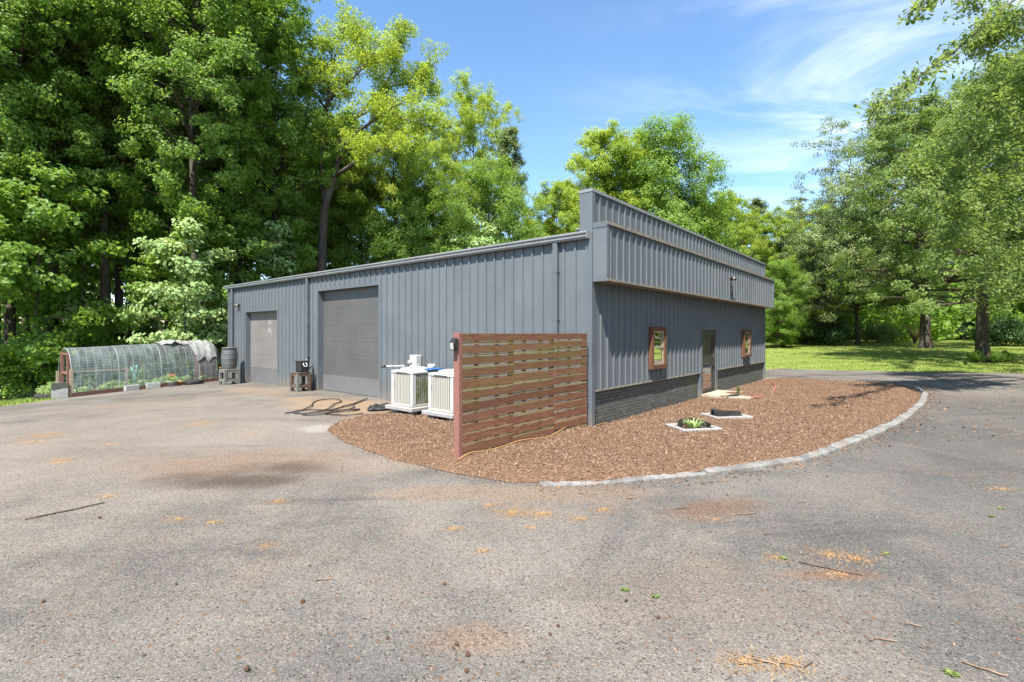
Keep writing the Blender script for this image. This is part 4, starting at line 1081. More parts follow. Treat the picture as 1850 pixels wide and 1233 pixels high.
def gen_tree(seed, H, cb, Rad, nl, nleaf, lsize, tr, mat, prof, parent, lean=(0,0), elev=(25,60), spray=(.24,.52), flat=.9, sub=10, droop=.0, fork=None, bare=.18, tpl=LEAF6, tz=.0, topc=1.0, up=.5):
    q = np.random.default_rng(seed); rp = random.Random(seed)
    wood = MB(); ctrs = []; rads = []
    nt = 9; tp = []
    wx, wy = rp.uniform(0,6), rp.uniform(0,6)
    for i in range(nt+1):
        f = i/nt; tp.append(Vector((lean[0]*f**1.4+.018*H*math.sin(wx+f*5)*f, lean[1]*f**1.4+.018*H*math.sin(wy+f*4.2)*f, -.3+(H*.95+.3)*f)))
    tpts = spline(tp, 4); k = len(tpts)
    trad = [tr*(1-.93*(i/(k-1))**.85)+(tr*.55*max(0,1-i/2.5)) for i in range(k)]
    wood.tube(tpts, trad, 9)
    def tpos(z):
        f = min(max((z+.3)/(H*.95+.3),0),1)*(k-1); i = min(int(f), k-2); return tpts[i].lerp(tpts[i+1], f-i), trad[i]
    ga = rp.uniform(0,6.28)
    for i in range(nl):
        f = (i+rp.uniform(0,.9))/nl; z = cb+(H*.97-cb)*f**.9
        p0, r0 = tpos(z); ga += 2.4+rp.uniform(-.5,.5)
        Ln = Rad*prof(f)*rp.uniform(.72,1.12); el = R(elev[0]+(elev[1]-elev[0])*f+rp.uniform(-12,12))
        dirh = Vector((math.cos(ga), math.sin(ga), 0))
        pts = [p0]; p = p0.copy(); ns = 5
        for s in range(1, ns+1):
            e = el*(1-.35*s/ns)-R(droop)*(s/ns)
            dirh = (dirh+Vector((rp.uniform(-.22,.22),rp.uniform(-.22,.22),0))).normalized()
            p = p+(dirh*math.cos(e)+Vector((0,0,math.sin(e))))*Ln/ns; pts.append(p.copy())
        lr = max(.018, min(r0*.62, .016*Ln+.012)); lp = spline(pts, 2)
        wood.tube(lp, [lr*(1-.85*j/(len(lp)-1)) for j in range(len(lp))], 6, caps=False)
        m_ = max(2, int(sub*Ln/Rad+1.5))
        for s in range(m_+1):
            g = bare+(1-bare)*(s+.4*rp.random())/m_; g = min(g, 1.0)
            jx = g*(len(lp)-1); j0 = min(int(jx), len(lp)-2); b0 = lp[j0].lerp(lp[j0+1], jx-j0)
            sl = Ln*rp.uniform(.22,.58)*(1.2-.5*g)
            sd = (dirh+Vector((rp.gauss(0,.9),rp.gauss(0,.9),rp.gauss(.25,.5)))).normalized()
            mid = b0+sd*sl*.5+Vector((0,0,.04*sl)); e1 = b0+sd*sl
            wood.tube([b0,mid,e1], [lr*.35*(1-.5*g)+.006, lr*.22*(1-.5*g)+.005, .004], 4, caps=False)
            for c, w_ in ((mid,.7),(e1,1.0)):
                ctrs.append(c); rads.append(rp.uniform(*spray)*w_)
        ctrs.append(lp[-1]); rads.append(rp.uniform(*spray))
    for s in range(5):
        ctrs.append(tpts[-1]+Vector((rp.gauss(0,.5),rp.gauss(0,.5),rp.uniform(-.9,.5)))*topc); rads.append(rp.uniform(*spray)*.8)
    ctrs = np.array([tuple(c) for c in ctrs]); rads = np.array(rads)
    if tz: ctrs = ctrs[ctrs[:,2] > tz] if False else ctrs
    w_ = rads**2; per = np.maximum(3, np.round(nleaf*w_/w_.sum()))
    wood.build('trunk', M['bark'], parent)
    crown_mesh('crown', [leaves(q, ctrs, rads, per, lsize, flat, tpl=tpl, up=up, axis=np.array([lean[0]*.5, lean[1]*.5, (cb+H)*.45]))], mat, parent)
    return parent
def prof_tall(f): return (.55+.75*f if f < .35 else .82+.25*math.sin(min(1,(f-.35)/.65)*math.pi))*(1 if f < .8 else 1-(f-.8)*2.6)
def prof_round(f): return (.75+.55*f if f < .45 else 1.0-.62*((f-.45)/.55)**1.8)
def prof_cone(f): return max(.12, 1.05-f*.95)
def prof_spread(f): return 1.0-.55*f if f > .2 else .85+.75*f
Z0 = {}
def place(px, dep): x = (px-CX)/FPX*dep; return (x, dep, gz(x, dep)-.05)
PROTO = {}
def proto(key, fn): PROTO[key] = fn
def make(key, name, label, cat, px, dep, rz, sc, group, scz=None):
    x, y, z = place(px, dep)
    s = (sc, sc, scz if scz else sc)
    if key not in Z0:
        t = thing(name, label, cat, (x,y,z), rz, group); PROTO[key](t); t.scale = s; Z0[key] = t; return t
    t = dup(Z0[key], (x,y,z), rz, label, group, s); t.name = name; return t
proto('tallA', lambda t: gen_tree(11, 26, 9.0, 4.7, 60, 66000, .140, .34, M['leaf'], prof_tall, t, (.5,.2), (25,66)))
proto('tallB', lambda t: gen_tree(12, 27, 8.0, 4.4, 62, 66000, .135, .30, M['leaf'], prof_tall, t, (-.6,.5), (22,66)))
proto('tallC', lambda t: gen_tree(13, 24, 6.0, 4.9, 58, 60000, .150, .28, M['leaf'], prof_tall, t, (.2,-.8), (28,62), spray=(.26,.56)))
proto('bushyA', lambda t: gen_tree(21, 15, 1.6, 4.6, 60, 80000, .118, .22, M['leaf'], prof_round, t, (.2,.2), (12,60), spray=(.32,.68)))
proto('bushyB', lambda t: gen_tree(22, 17, 2.2, 4.3, 62, 80000, .115, .22, M['leaf_lime'], prof_round, t, (-.3,.2), (18,62), spray=(.22,.48)))
proto('olive', lambda t: gen_tree(23, 18, 3.0, 3.6, 54, 66000, .105, .22, M['leaf_olive'], prof_cone, t, (.2,.2), (5,50), spray=(.24,.50)))
proto('lime', lambda t: gen_tree(24, 24, 8, 4.4, 50, 60000, .125, .24, M['leaf_lime'], prof_tall, t, (.3,.1), (35,68), spray=(.26,.54)))
proto('sapling', lambda t: gen_tree(31, 8.5, 1.4, 2.9, 16, 5200, .20, .07, M['leaf'], prof_spread, t, (.5,-.2), (2,40), spray=(.4,.8), flat=.4, sub=4))
proto('palesap', lambda t: gen_tree(32, 8.0, 1.8, 2.6, 15, 3800, .20, .065, M['leaf_pale'], prof_spread, t, (.3,-.6), (5,45), spray=(.4,.75), flat=.5, sub=4))
proto('thin', lambda t: gen_tree(33, 20, 9, 2.4, 14, 9000, .22, .13, M['leaf'], prof_tall, t, (.4,.3), (15,55), spray=(.5,1.0), flat=.45))
def gen_shrub(seed, H, Rad, n, ls, mat, t, tpl=LEAF6):
    rp = random.Random(seed); q = np.random.default_rng(seed); wood = MB(); cs = []; rs = []
    for i in range(26):
        a = rp.uniform(0,6.28); e = rp.uniform(.25,1.45); r_ = rp.uniform(.55,1)
        tip = Vector((Rad*r_*math.cos(a)*math.cos(e), Rad*r_*math.sin(a)*math.cos(e), H*r_*math.sin(e)+.12))
        mid = tip*.5+Vector((rp.gauss(0,.08),rp.gauss(0,.08),.12*H))
        wood.tube([Vector((rp.gauss(0,.08),rp.gauss(0,.08),-.05)),mid,tip], [.022,.013,.004], 4, caps=False)
        cs += [mid, tip, (mid+tip)/2]; rs += [rp.uniform(.25,.45)*Rad*.8 for _ in range(3)]
    cs = np.array([tuple(c) for c in cs]); rs = np.array(rs); cs[:,2] = np.maximum(cs[:,2], .08)
    per = np.maximum(3, np.round(n*rs**2/(rs**2).sum()))
    wood.build('stem', M['bark'], t); crown_mesh('foliage', [leaves(q, cs, rs, per, ls, .75, up=.6, tpl=tpl)], mat, t); return t
proto('shrubA', lambda t: gen_shrub(41, 1.7, 1.5, 6500, .12, M['leaf'], t))
proto('shrubB', lambda t: gen_shrub(42, 1.3, 1.3, 5200, .10, M['leaf_pale'], t))
proto('shrubD', lambda t: gen_shrub(43, 2.6, 2.6, 15000, .13, M['leaf_dark'], t))
proto('shrubO', lambda t: gen_shrub(44, 1.9, 2.2, 12000, .11, M['leaf_olive'], t))
WOODS = 'tall trees along the edge of the woods'
# --- edge of the woods on the left, each with its own look
for key, px, dep, rz, sc, lab in (
    ('tallA', 192, 28.6, 0.3, 1.00, 'tall tree with a thick dark straight trunk rising behind the greenhouse'),
    ('tallB', 214, 31.0, 2.1, .98, 'tall tree whose trunk stands close to the right of the thick dark one'),
    ('tallC', 346, 28.2, 1.0, 1.05, 'tall tree with a sunlit upper trunk behind the far end of the greenhouse'),
    ('tallB', 306, 32.0, 4.0, .95, 'tall shaded tree with a dark trunk left of the one with the sunlit trunk'),
    ('tallA', 92, 27.5, 2.6, .97, 'tall tree with a dark slim trunk above the left end of the greenhouse'),
    ('tallC', 20, 25.0, 3.7, 1.0, 'tall leafy tree cut by the left edge of the photo'),
    ('tallB', -70, 23.5, 5.2, 1.0, 'tall leafy tree at the far left, mostly outside the photo'),
    ('tallA', 432, 33.0, 4.4, 1.0, 'tall dense tree behind the left corner of the workshop roof'),
    ('tallC', 505, 35.0, 5.6, 1.02, 'tall tree behind the smaller garage door with its crown against blue sky'),
    ('tallC', 262, 38.0, 0.2, 1.0, 'tall tree in the second row between the thick dark trunk and the shaded one'),
    ('tallB', 140, 37.0, 3.1, 1.0, 'tall tree with a pale thin trunk in the second row behind the greenhouse'),
    ('tallA', 400, 41.0, 1.4, 1.0, 'tall tree filling the second row left of the workshop roof'),
    ('tallB', 545, 43.0, .9, .78, 'shorter shaded tree behind the leaning tree with bare limbs'),
    ): make(key, 'woodland_tree', lab, 'tree', px, dep, rz, sc, WOODS)
DEEP = 'thin woodland trees deep in the shade'
q = random.Random(77)
for i in range(40):
    px = -150+i*19+q.uniform(-9,9); dep = q.uniform(42,66)
    make('thin' if i % 3 else 'tallC', 'woodland_tree', 'tall woodland tree deep in the shade behind the front row', 'tree', px, dep, q.uniform(0,6.28), q.uniform(.9,1.2), DEEP)
for i, (px, dep, sc) in enumerate(((52,26.5,.8),(150,28,.75),(232,30,.8),(276,34,.9),(120,33,.9),(0,24.5,.8),(395,31,.8))):
    make('thin', 'woodland_tree', ['slim dark tree at the left side of the woods above the grass','slim dark tree just left of the thick dark trunk','slim dark tree right of the pair of thick trunks','slim tree between the thick trunks and the sunlit one','slim crooked tree above the greenhouse end','slim tree at the left edge of the photo','slim tree beside the workshop corner downspout'][i], 'tree', px, dep, i*1.3, sc, 'slim trees at the edge of the woods')
for i, (key, px, dep, rz, sc, lab) in enumerate((
    ('palesap', 330, 26.6, 0.5, 1.0, 'sunlit pale young tree hanging over the far end of the greenhouse'),
    ('palesap', 375, 27.6, 2.2, .62, 'low sunlit pale young tree beside the workshop corner'),
    ('palesap', 285, 28.5, 4.1, .60, 'low pale young tree behind the middle of the greenhouse'),
    ('sapling', 288, 27.6, 3.0, .85, 'young tree with spreading leafy boughs right of the thick dark trunk'),
    ('sapling', 52, 24.0, 1.0, 1.25, 'young tree with spreading boughs at the left of the greenhouse'),
    ('sapling', -10, 22.5, 4.0, 1.1, 'young spreading tree cut by the left edge of the photo'),
    ('sapling', 150, 29.5, 5.0, .6, 'young spreading tree behind the left half of the greenhouse'),
    ('sapling', 125, 31.0, 2.0, 1.0, 'young tree in deep shade behind the left end of the greenhouse'),
    ('sapling', 235, 30.5, .4, .55, 'low young tree in the shade behind the greenhouse ridge'),
    ('sapling', 400, 29.5, 1.4, 1.1, 'young tree close to the workshop corner downspout'),
    ('palesap', 470, 33, 0.9, 1.15, 'pale young tree behind the roof over the smaller garage door'),
    ('sapling', 20, 27.5, .2, 1.4, 'taller young tree at the left side above the grass strip'),
    ('palesap', 20, 26.0, 3.3, 1.25, 'pale young tree standing high at the left edge of the woods'),
    )): make(key, 'young_tree', lab, 'tree', px, dep, rz, sc, 'young trees under the tall ones')
SHL = 'shrubs at the foot of the woods'
q = random.Random(55)
sl = ['leafy shrub at the left edge beside the grass strip','leafy shrub behind the tyre planter','shrub right behind the greenhouse end posts','shrub behind the left part of the greenhouse','shrub behind the greenhouse ridge','shrub behind the middle of the greenhouse','shrub behind the shade cloth','shrub at the workshop corner behind the rain barrel','taller shrub at the left edge in front of the woods','low pale shrub at the left edge','shrub in the shade left of the greenhouse','pale low shrub next to the grass strip','broad shrub further back at the left edge']
for i, (px, dep, sc) in enumerate(((8,23.8,.85),(66,24.6,.8),(118,24,.9),(165,25.5,1.0),(215,26.4,1.0),(265,27,1.0),(330,27.5,1.0),(398,27.5,.9),(-20,22.6,1.2),(-6,22.4,.6),(95,25.5,1.1),(40,23.0,.55),(30,25,1.4))):
    make('shrubA' if i not in (9,11) else 'shrubB', 'shrub', sl[i], 'shrub', px, dep, q.uniform(0,6), sc, SHL)
for i in range(26):
    make('shrubA', 'shrub', 'shaded shrub on the floor of the woods', 'shrub', -120+i*22+q.uniform(-8,8), q.uniform(29,40), q.uniform(0,6), q.uniform(.9,1.5), 'shaded shrubs inside the woods')
x, y, z = place(91, 20.0); t = Z0['shrubB']
plx, ply = G(91, 716, -.5); dup(Z0['shrubB'], (plx, ply, gz(plx,ply)+.12), 1.0, 'low pale green plants growing in the tyre planter', 'plants by the greenhouse', (.42,.42,.38)).name = 'planter_plant'
q2 = np.random.default_rng(8)                          # beds inside the greenhouse
cs = []
for i in range(70):
    X, Y, Z = gw(q2.uniform(.2, GLN-.2), q2.choice([q2.uniform(.15,.7), q2.uniform(1.4,1.95)]), q2.uniform(.08,.3)); cs.append((X,Y,Z))
cs = np.array(cs); rs = q2.uniform(.12,.3,len(cs))
gpn = crown_mesh('vegetable_beds', [leaves(q2, cs, rs, np.full(len(cs), 60), .08)], M['leaf_pale'], None); tag(gpn, 'low green vegetable beds growing inside the greenhouse', 'plants', kind='stuff')
X, Y, Z = gw(2.15, .16, .62); m = MB(); qq = random.Random(3)
for i in range(14): m.tube([(qq.uniform(-.13,.13),0,qq.uniform(.0,.5)),(qq.uniform(-.13,.13),.02,qq.uniform(.0,.5))], .03, 5)
m.tube([(0,0,-.28),(0,0,.1)], .03, 6)
gm = simple('mint_green_plastic', (.20,.52,.36), .5, .1, 8)
tag(m.build('mint_bundle', gm, None, (X,Y,Z), GRZ), 'mint green plastic bundle hanging inside the greenhouse film', 'bundle')
# --- leaning broad tree with bare pale limbs in the middle
def lean_tree(t):
    q = np.random.default_rng(101); rp = random.Random(101); wood = MB(); cs = []; rs = []
    D = 35.0; x0, y0, z0 = t.location
    def P(px, py, d=0.0): dd = D+d; return Vector(((px-CX)/FPX*dd-x0, dd-y0, CAMH+(HY-py)/FPX*dd-z0))
    def limb(pts, r0, r1, nspr, sp, start=.35, spread=1.0):
        lp = spline(pts, 6); k = len(lp); wood.tube(lp, [r0+(r1-r0)*j/(k-1) for j in range(k)], 7, caps=False)
        for s in range(nspr):
            g = start+(1-start)*(s+rp.random()*.6)/nspr; jx = min(g,.999)*(k-1); j = int(jx); b = lp[j].lerp(lp[min(j+1,k-1)], jx-j)
            sd = Vector((rp.gauss(0,1),rp.gauss(0,1),rp.gauss(.35,.6))).normalized(); sl = rp.uniform(.6,1.9)*spread
            mid = b+sd*sl*.55; e = b+sd*sl
            wood.tube([b,mid,e], [.03,.018,.005], 4, caps=False)
            cs.extend([mid,e]); rs.extend([rp.uniform(*sp)*.8, rp.uniform(*sp)])
        cs.append(lp[-1]); rs.append(rp.uniform(*sp))
    wood.tube(spline([P(578,640),P(581,520),P(583,430),P(588,370),P(604,320)], 5), [.46,.40,.36,.34,.32,.31,.31,.30,.30,.29,.28,.28,.27,.27,.26,.26,.25,.25,.24,.24,.24], 10)
    sp = (.45,.85)
    limb([P(604,320),P(612,290),P(628,255,-1),P(665,225,-1.5),P(700,200,-2),P(735,180,-2)], .19, .03, 16, sp, .35)
    limb([P(604,320),P(625,305,-1),P(655,285,-2),P(690,270,-3),(P(720,262,-3))], .15, .03, 12, sp, .4)
    limb([P(588,365),P(580,300,1),P(583,245,1),P(590,190),P(598,130),P(600,80)], .20, .03, 20, sp, .35)
    limb([P(590,200),P(570,170,1.5),P(545,140,2),P(520,105,2),P(495,70,2)], .10, .02, 12, sp, .3)
    limb([P(590,190),P(610,165,-.5),P(640,140,-1),P(665,110,-1),P(690,70,0)], .10, .02, 16, sp, .3)
    limb([P(640,215,-1),P(665,190,0),P(690,160,.5),P(712,125,.5),P(725,80,.5),P(722,45,.5)], .12, .02, 22, sp, .25)
    limb([P(690,160,.5),P(715,155,1),P(745,150,1),P(770,140,1.5),P(780,120,1.5)], .08, .02, 13, sp, .3)
    limb([P(640,215,-1),P(680,195,1.5),P(715,180,2),P(750,172,2.5),P(785,165,2.5)], .08, .02, 11, sp, .3)
    limb([P(583,245,1),P(560,235,2),P(535,215,3),P(510,190,3)], .08, .02, 9, sp, .3)
    limb([P(700,200,-2),P(730,215,-2.5),P(760,225,-2.5),P(790,230,-2.5)], .06, .02, 14, sp, .1)
    limb([P(596,345),P(625,330,2),P(655,310,3),P(690,300,3)], .08, .02, 10, sp, .3)
    limb([P(610,165),P(600,120,2),P(615,75,2),P(625,40,2)], .08, .02, 12, sp, .2)
    limb([P(640,140,-1),P(655,95,1),P(650,55,1)], .07, .02, 12, sp, .2)
    cs_ = np.array([tuple(c) for c in cs]); r_ = np.array(rs); per = np.maximum(3, np.round(46000*r_**2/(r_**2).sum()))
    wood.build('trunk', M['bark'], t); crown_mesh('crown', [leaves(q, cs_, r_, per, .13, .8)], M['leaf_lime'], t)
x, y, z = place(578, 35.0); t = thing('leaning_tree', 'tall open-crowned tree with bare pale limbs leaning right above the workshop roof', 'tree', (x,y,z)); lean_tree(t)
for i, (px, dep) in enumerate(((607,41),(628,42.5))):
    make('thin', 'woodland_tree', ['slim pale trunk just right of the leaning tree','second slim pale trunk right of the leaning tree'][i], 'tree', px, dep, i*2.0, 1.05, 'slim pale trunks by the leaning tree')
# --- the trees behind the roof, from left to right
for key, px, dep, rz, sc, scz, lab in (
    ('bushyA', 655, 43, .4, 1.12, 1.10, 'bushy green tree under the limbs of the leaning tree'),
    ('bushyB', 715, 42, 1.2, 1.12, 1.15, 'bushy lime tree right of the leaning tree'),
    ('bushyA', 770, 41, 2.5, .92, .92, 'rounded bushy green tree left of the bright low tree at the roof edge'),
    ('lime', 850, 51, .6, 1.05, 1.10, 'tall lime green tree with the highest top left of the gap of sky'),
    ('lime', 790, 54, 3.0, .95, .98, 'lime green tree behind the bushy ones, left of the highest lime top'),
    ('olive', 922, 46, 1.0, 1.10, 1.20, 'grey green conical tree bordering the gap of sky'),
    ('bushyA', 876, 39.5, 4.1, .98, .98, 'round bright green tree in front of the grey green conical one'),
    ('bushyB', 965, 50, 5.1, .80, .70, 'low lime tree at the bottom of the gap of sky'),
    ('palesap', 832, 37.0, 1.3, 1.28, 1.22, 'pale broad-leaved young tree just above the roof edge'),
    ('palesap', 905, 38.5, 4.0, .95, .95, 'small pale broad-leaved tree above the roof, right of the larger pale one'),
    ('bushyA', 985, 56, 1.1, .95, .92, 'mid green tree low in the gap of sky, behind the lime ones'),
    ('bushyB', 1010, 44, .7, .90, .86, 'low lime tree left of the parapet end'),
    ('bushyB', 1080, 50, 2.2, 1.35, 1.26, 'big bright tree behind the parapet with a drooping left side'),
    ('bushyA', 1180, 51, 4.4, 1.55, 1.46, 'big green tree behind the parapet with the highest top right of the gap of sky'),
    ('bushyB', 1132, 54, 3.4, 1.5, 1.24, 'lime tree between the two big trees behind the parapet'),
    ('bushyA', 1250, 54, 1.9, 1.0, 1.10, 'green tree sloping down right of the highest tree behind the parapet'),
    ('bushyB', 1310, 58, 3.9, 1.0, 1.02, 'yellow green tree above the middle of the canopy'),
    ('olive', 1365, 66, 2.9, 1.35, 1.08, 'dark topped olive tree above the far end of the parapet'),
    ('bushyA', 1300, 70, .9, 1.2, 1.25, 'green tree further back above the canopy'),
    ('bushyB', 1415, 62, 5.4, 1.05, .94, 'lime tree right of the far end of the canopy'),
    ('olive', 1440, 72, .5, 1.3, 1.10, 'olive tree far back right of the workshop'),
    ('bushyB', 1480, 66, 2.0, 1.1, 1.02, 'lime tree behind the lawn left of the tall oaks'),
    ('bushyA', 1405, 50, 4.0, .62, .56, 'low green tree close right of the workshop wall'),
    ('olive', 1455, 56, 5.0, 1.0, .62, 'low olive tree at the back of the lawn'),
    ('bushyA', 1530, 68, 1.0, 1.2, 1.05, 'green tree at the back of the lawn behind the dark shrub'),
    ('bushyB', 1585, 70, .3, 1.1, 1.0, 'lime tree at the back of the lawn left of the farther oak trunk'),
    ('bushyA', 1650, 74, 2.2, 1.2, 1.0, 'green tree far behind the farther oak trunk'),
    ('bushyA', 1720, 72, 3.1, 1.2, .95, 'green tree far behind the gap between the oak trunks'),
    ('olive', 1790, 70, 4.1, 1.4, .95, 'olive tree far behind the nearer oak'),
    ('bushyA', 1850, 60, 5.1, 1.2, 1.0, 'shaded green tree at the right edge behind the nearer oak'),
    ('bushyB', 1930, 58, .1, 1.2, 1.1, 'lime tree just outside the right edge of the photo'),
    ): make(key, 'leafy_tree', lab, 'tree', px, dep, rz, sc, 'trees around the workshop and lawn', scz)
for i in range(16):                                    # woods closing the view behind
    px = 620+i*88; make('bushyA' if i % 2 else 'bushyB', 'leafy_tree', 'hazy tree in the row closing the view far behind', 'tree', px, 84+(i % 3)*5, i*1.7, 1.25, 'trees closing the view far behind', 1.0)
# trees that the front windows look at, right of the picture
for i, (x, y, k, s) in enumerate(((46,30,'bushyA',1.1),(52,20,'bushyB',1.2),(50,12,'olive',1.2),(58,36,'bushyA',1.3),(60,26,'bushyB',1.2),(56,4,'bushyA',1.2),(28,8,'bushyA',1.0),(33,15.5,'bushyB',.95),(24,1.5,'bushyB',1.0),(34,5,'bushyA',1.1),(38,11,'bushyA',1.1))):  # nearer trees added to screen sky light from the front wall
    px = CX+FPX*x/y; make(k, 'leafy_tree', 'tree beyond the right side of the lawn, outside the photo', 'tree', px, y, i*1.1, s, 'trees right of the lawn')
for i, (key, px, dep, sc, lab) in enumerate((
    ('shrubD', 1492, 54, 1.25, 'large dark evergreen shrub at the back of the lawn'),
    ('shrubO', 1590, 58, 1.05, 'rounded grey green shrub left of the farther oak trunk'),
    ('shrubA', 1415, 51, 1.3, 'green shrub at the lawn edge beside the workshop'),
    ('shrubO', 1545, 66, 1.2, 'olive shrub behind the dark evergreen one'),
    ('shrubA', 1450, 57, 1.5, 'broad green shrub left of the dark evergreen one'),
    ('shrubO', 1700, 64, 1.3, 'olive shrub in the shade between the oaks'),
    ('shrubD', 1815, 46, 1.0, 'dark shrub in the shade right of the nearer oak'),
    ('shrubA', 1640, 70, 1.6, 'green shrub far behind the farther oak trunk'),
    ('shrubD', 1755, 62, 1.0, 'dark shrub far back between the oaks'),
    ('shrubA', 1840, 52, 1.4, 'shaded green shrub at the right edge of the photo'),
    )): make(key, 'shrub', lab, 'shrub', px, dep, i*1.1, sc, 'shrubs around the lawn')
for i in range(14): make('shrubA', 'shrub', 'bushy green shrub in the far hedge line behind the lawn', 'shrub', 1380+i*38, 74+(i % 3)*3, i*1.9, 2.1, 'far hedge line')
# --- far woods closing the ground line all round: one mass nobody could count
qf = np.random.default_rng(404); nf = 1700
az_ = qf.uniform(R(-78), R(80), nf); rr_ = qf.uniform(72, 100, nf); fx_, fy_ = np.sin(az_)*rr_, np.cos(az_)*rr_
cf = np.stack([fx_, fy_, gzv(fx_, fy_)+qf.uniform(.2,1,nf)**1.6*9], 1)
tag(crown_mesh('far_woods', [leaves(qf, cf, qf.uniform(1.4,2.6,nf), np.full(nf, 70), .5, .8)], M['leaf'], None), 'mass of far woods closing the view', 'woods', kind='stuff')
# --- oaks on the lawn
x, y, z = place(1672, 45); t = thing('oak_tree', 'farther oak on the lawn with a flared trunk and wide olive crown', 'tree', (x,y,z), .4)
gen_tree(61, 21, 4.6, 9.6, 64, 120000, .14, .46, M['leaf_olive'], lambda f: (1.0 if f < .55 else 1.0-(f-.55)*1.35), t, (-.6,.3), (8,55), spray=(.38,.78), flat=.7, sub=11)
x, y, z = place(1550, 52); t = thing('willow_oak', 'pale olive oak whose wide crown hangs low over the back of the lawn', 'tree', (x,y,z), 1.4)
gen_tree(62, 13.5, 3.4, 7.2, 56, 90000, .135, .26, M['leaf_olive'], lambda f: 1.0 if f < .5 else 1.0-(f-.5)*1.3, t, (.3,.3), (8,50), spray=(.32,.68), flat=.7, sub=10)
x, y, z = place(1776, 30.5); t = thing('oak_tree', 'nearer oak on the lawn with a thick straight dark trunk and weeds at its foot', 'tree', (x,y,z), 2.2)
gen_tree(63, 15.5, 3.9, 7.6, 64, 110000, .13, .40, M['leaf_oak'], lambda f: (1.0 if f < .5 else 1.0-(f-.5)*1.1), t, (.3,.3), (2,60), spray=(.30,.62), flat=.7, sub=10)
for i, (dx, dy) in enumerate(((-.9,-.5),(.1,-.75),(.9,-.4))):
    dup(Z0['shrubA'], (x+dx,y+dy,z+.03), i*2.0, ['weedy tuft left of the nearer oak trunk','weedy tuft in front of the nearer oak trunk','weedy tuft right of the nearer oak trunk'][i], 'weeds around the nearer oak', (.36,.36,.40)).name = 'weed_clump'
m = MB(); X, Y, Z = place(1653, 54)
t = thing('bare_shrub', 'reddish leafless stems of a cut shrub left of the farther oak trunk', 'shrub', (X,Y,Z)); q = random.Random(6)
for i in range(16):
    a = q.uniform(0,6.28); m.tube([(0,0,0),(.35*math.cos(a),.35*math.sin(a),.9),(.8*math.cos(a),.8*math.sin(a),q.uniform(1.6,2.4))], [.05,.035,.012], 5)
m.build('stems', M['postred'], t)
X, Y, Z = place(1732, 66); t = thing('parked_car', 'white car partly hidden far behind the lawn between the oaks', 'car', (X,Y,Z+.05), .3)
m = MB(); m.prism([(-2.1,.35),(2.1,.35),(2.15,.75),(1.3,.88),(.7,1.38),(-1.0,1.40),(-1.8,.92),(-2.15,.85)], -.85, .85, lambda u,v,s: (u,s,v)); m.build('body', M['white_mt'], t)
m = MB(); m.prism([(.72,1.30),(1.18,.92),(-1.6,.92),(-.98,1.32)], -.865, .865, lambda u,v,s: (u,s,v)); m.build('window', M['frame_dk'], t)
for wx_ in (-1.3,1.3):
    for wy_ in (-.8,.8):
        m = MB(); m.tube([(wx_,wy_-.1,.32),(wx_,wy_+.1,.32)], .32, 16); m.build('wheel', M['rubber'], t)
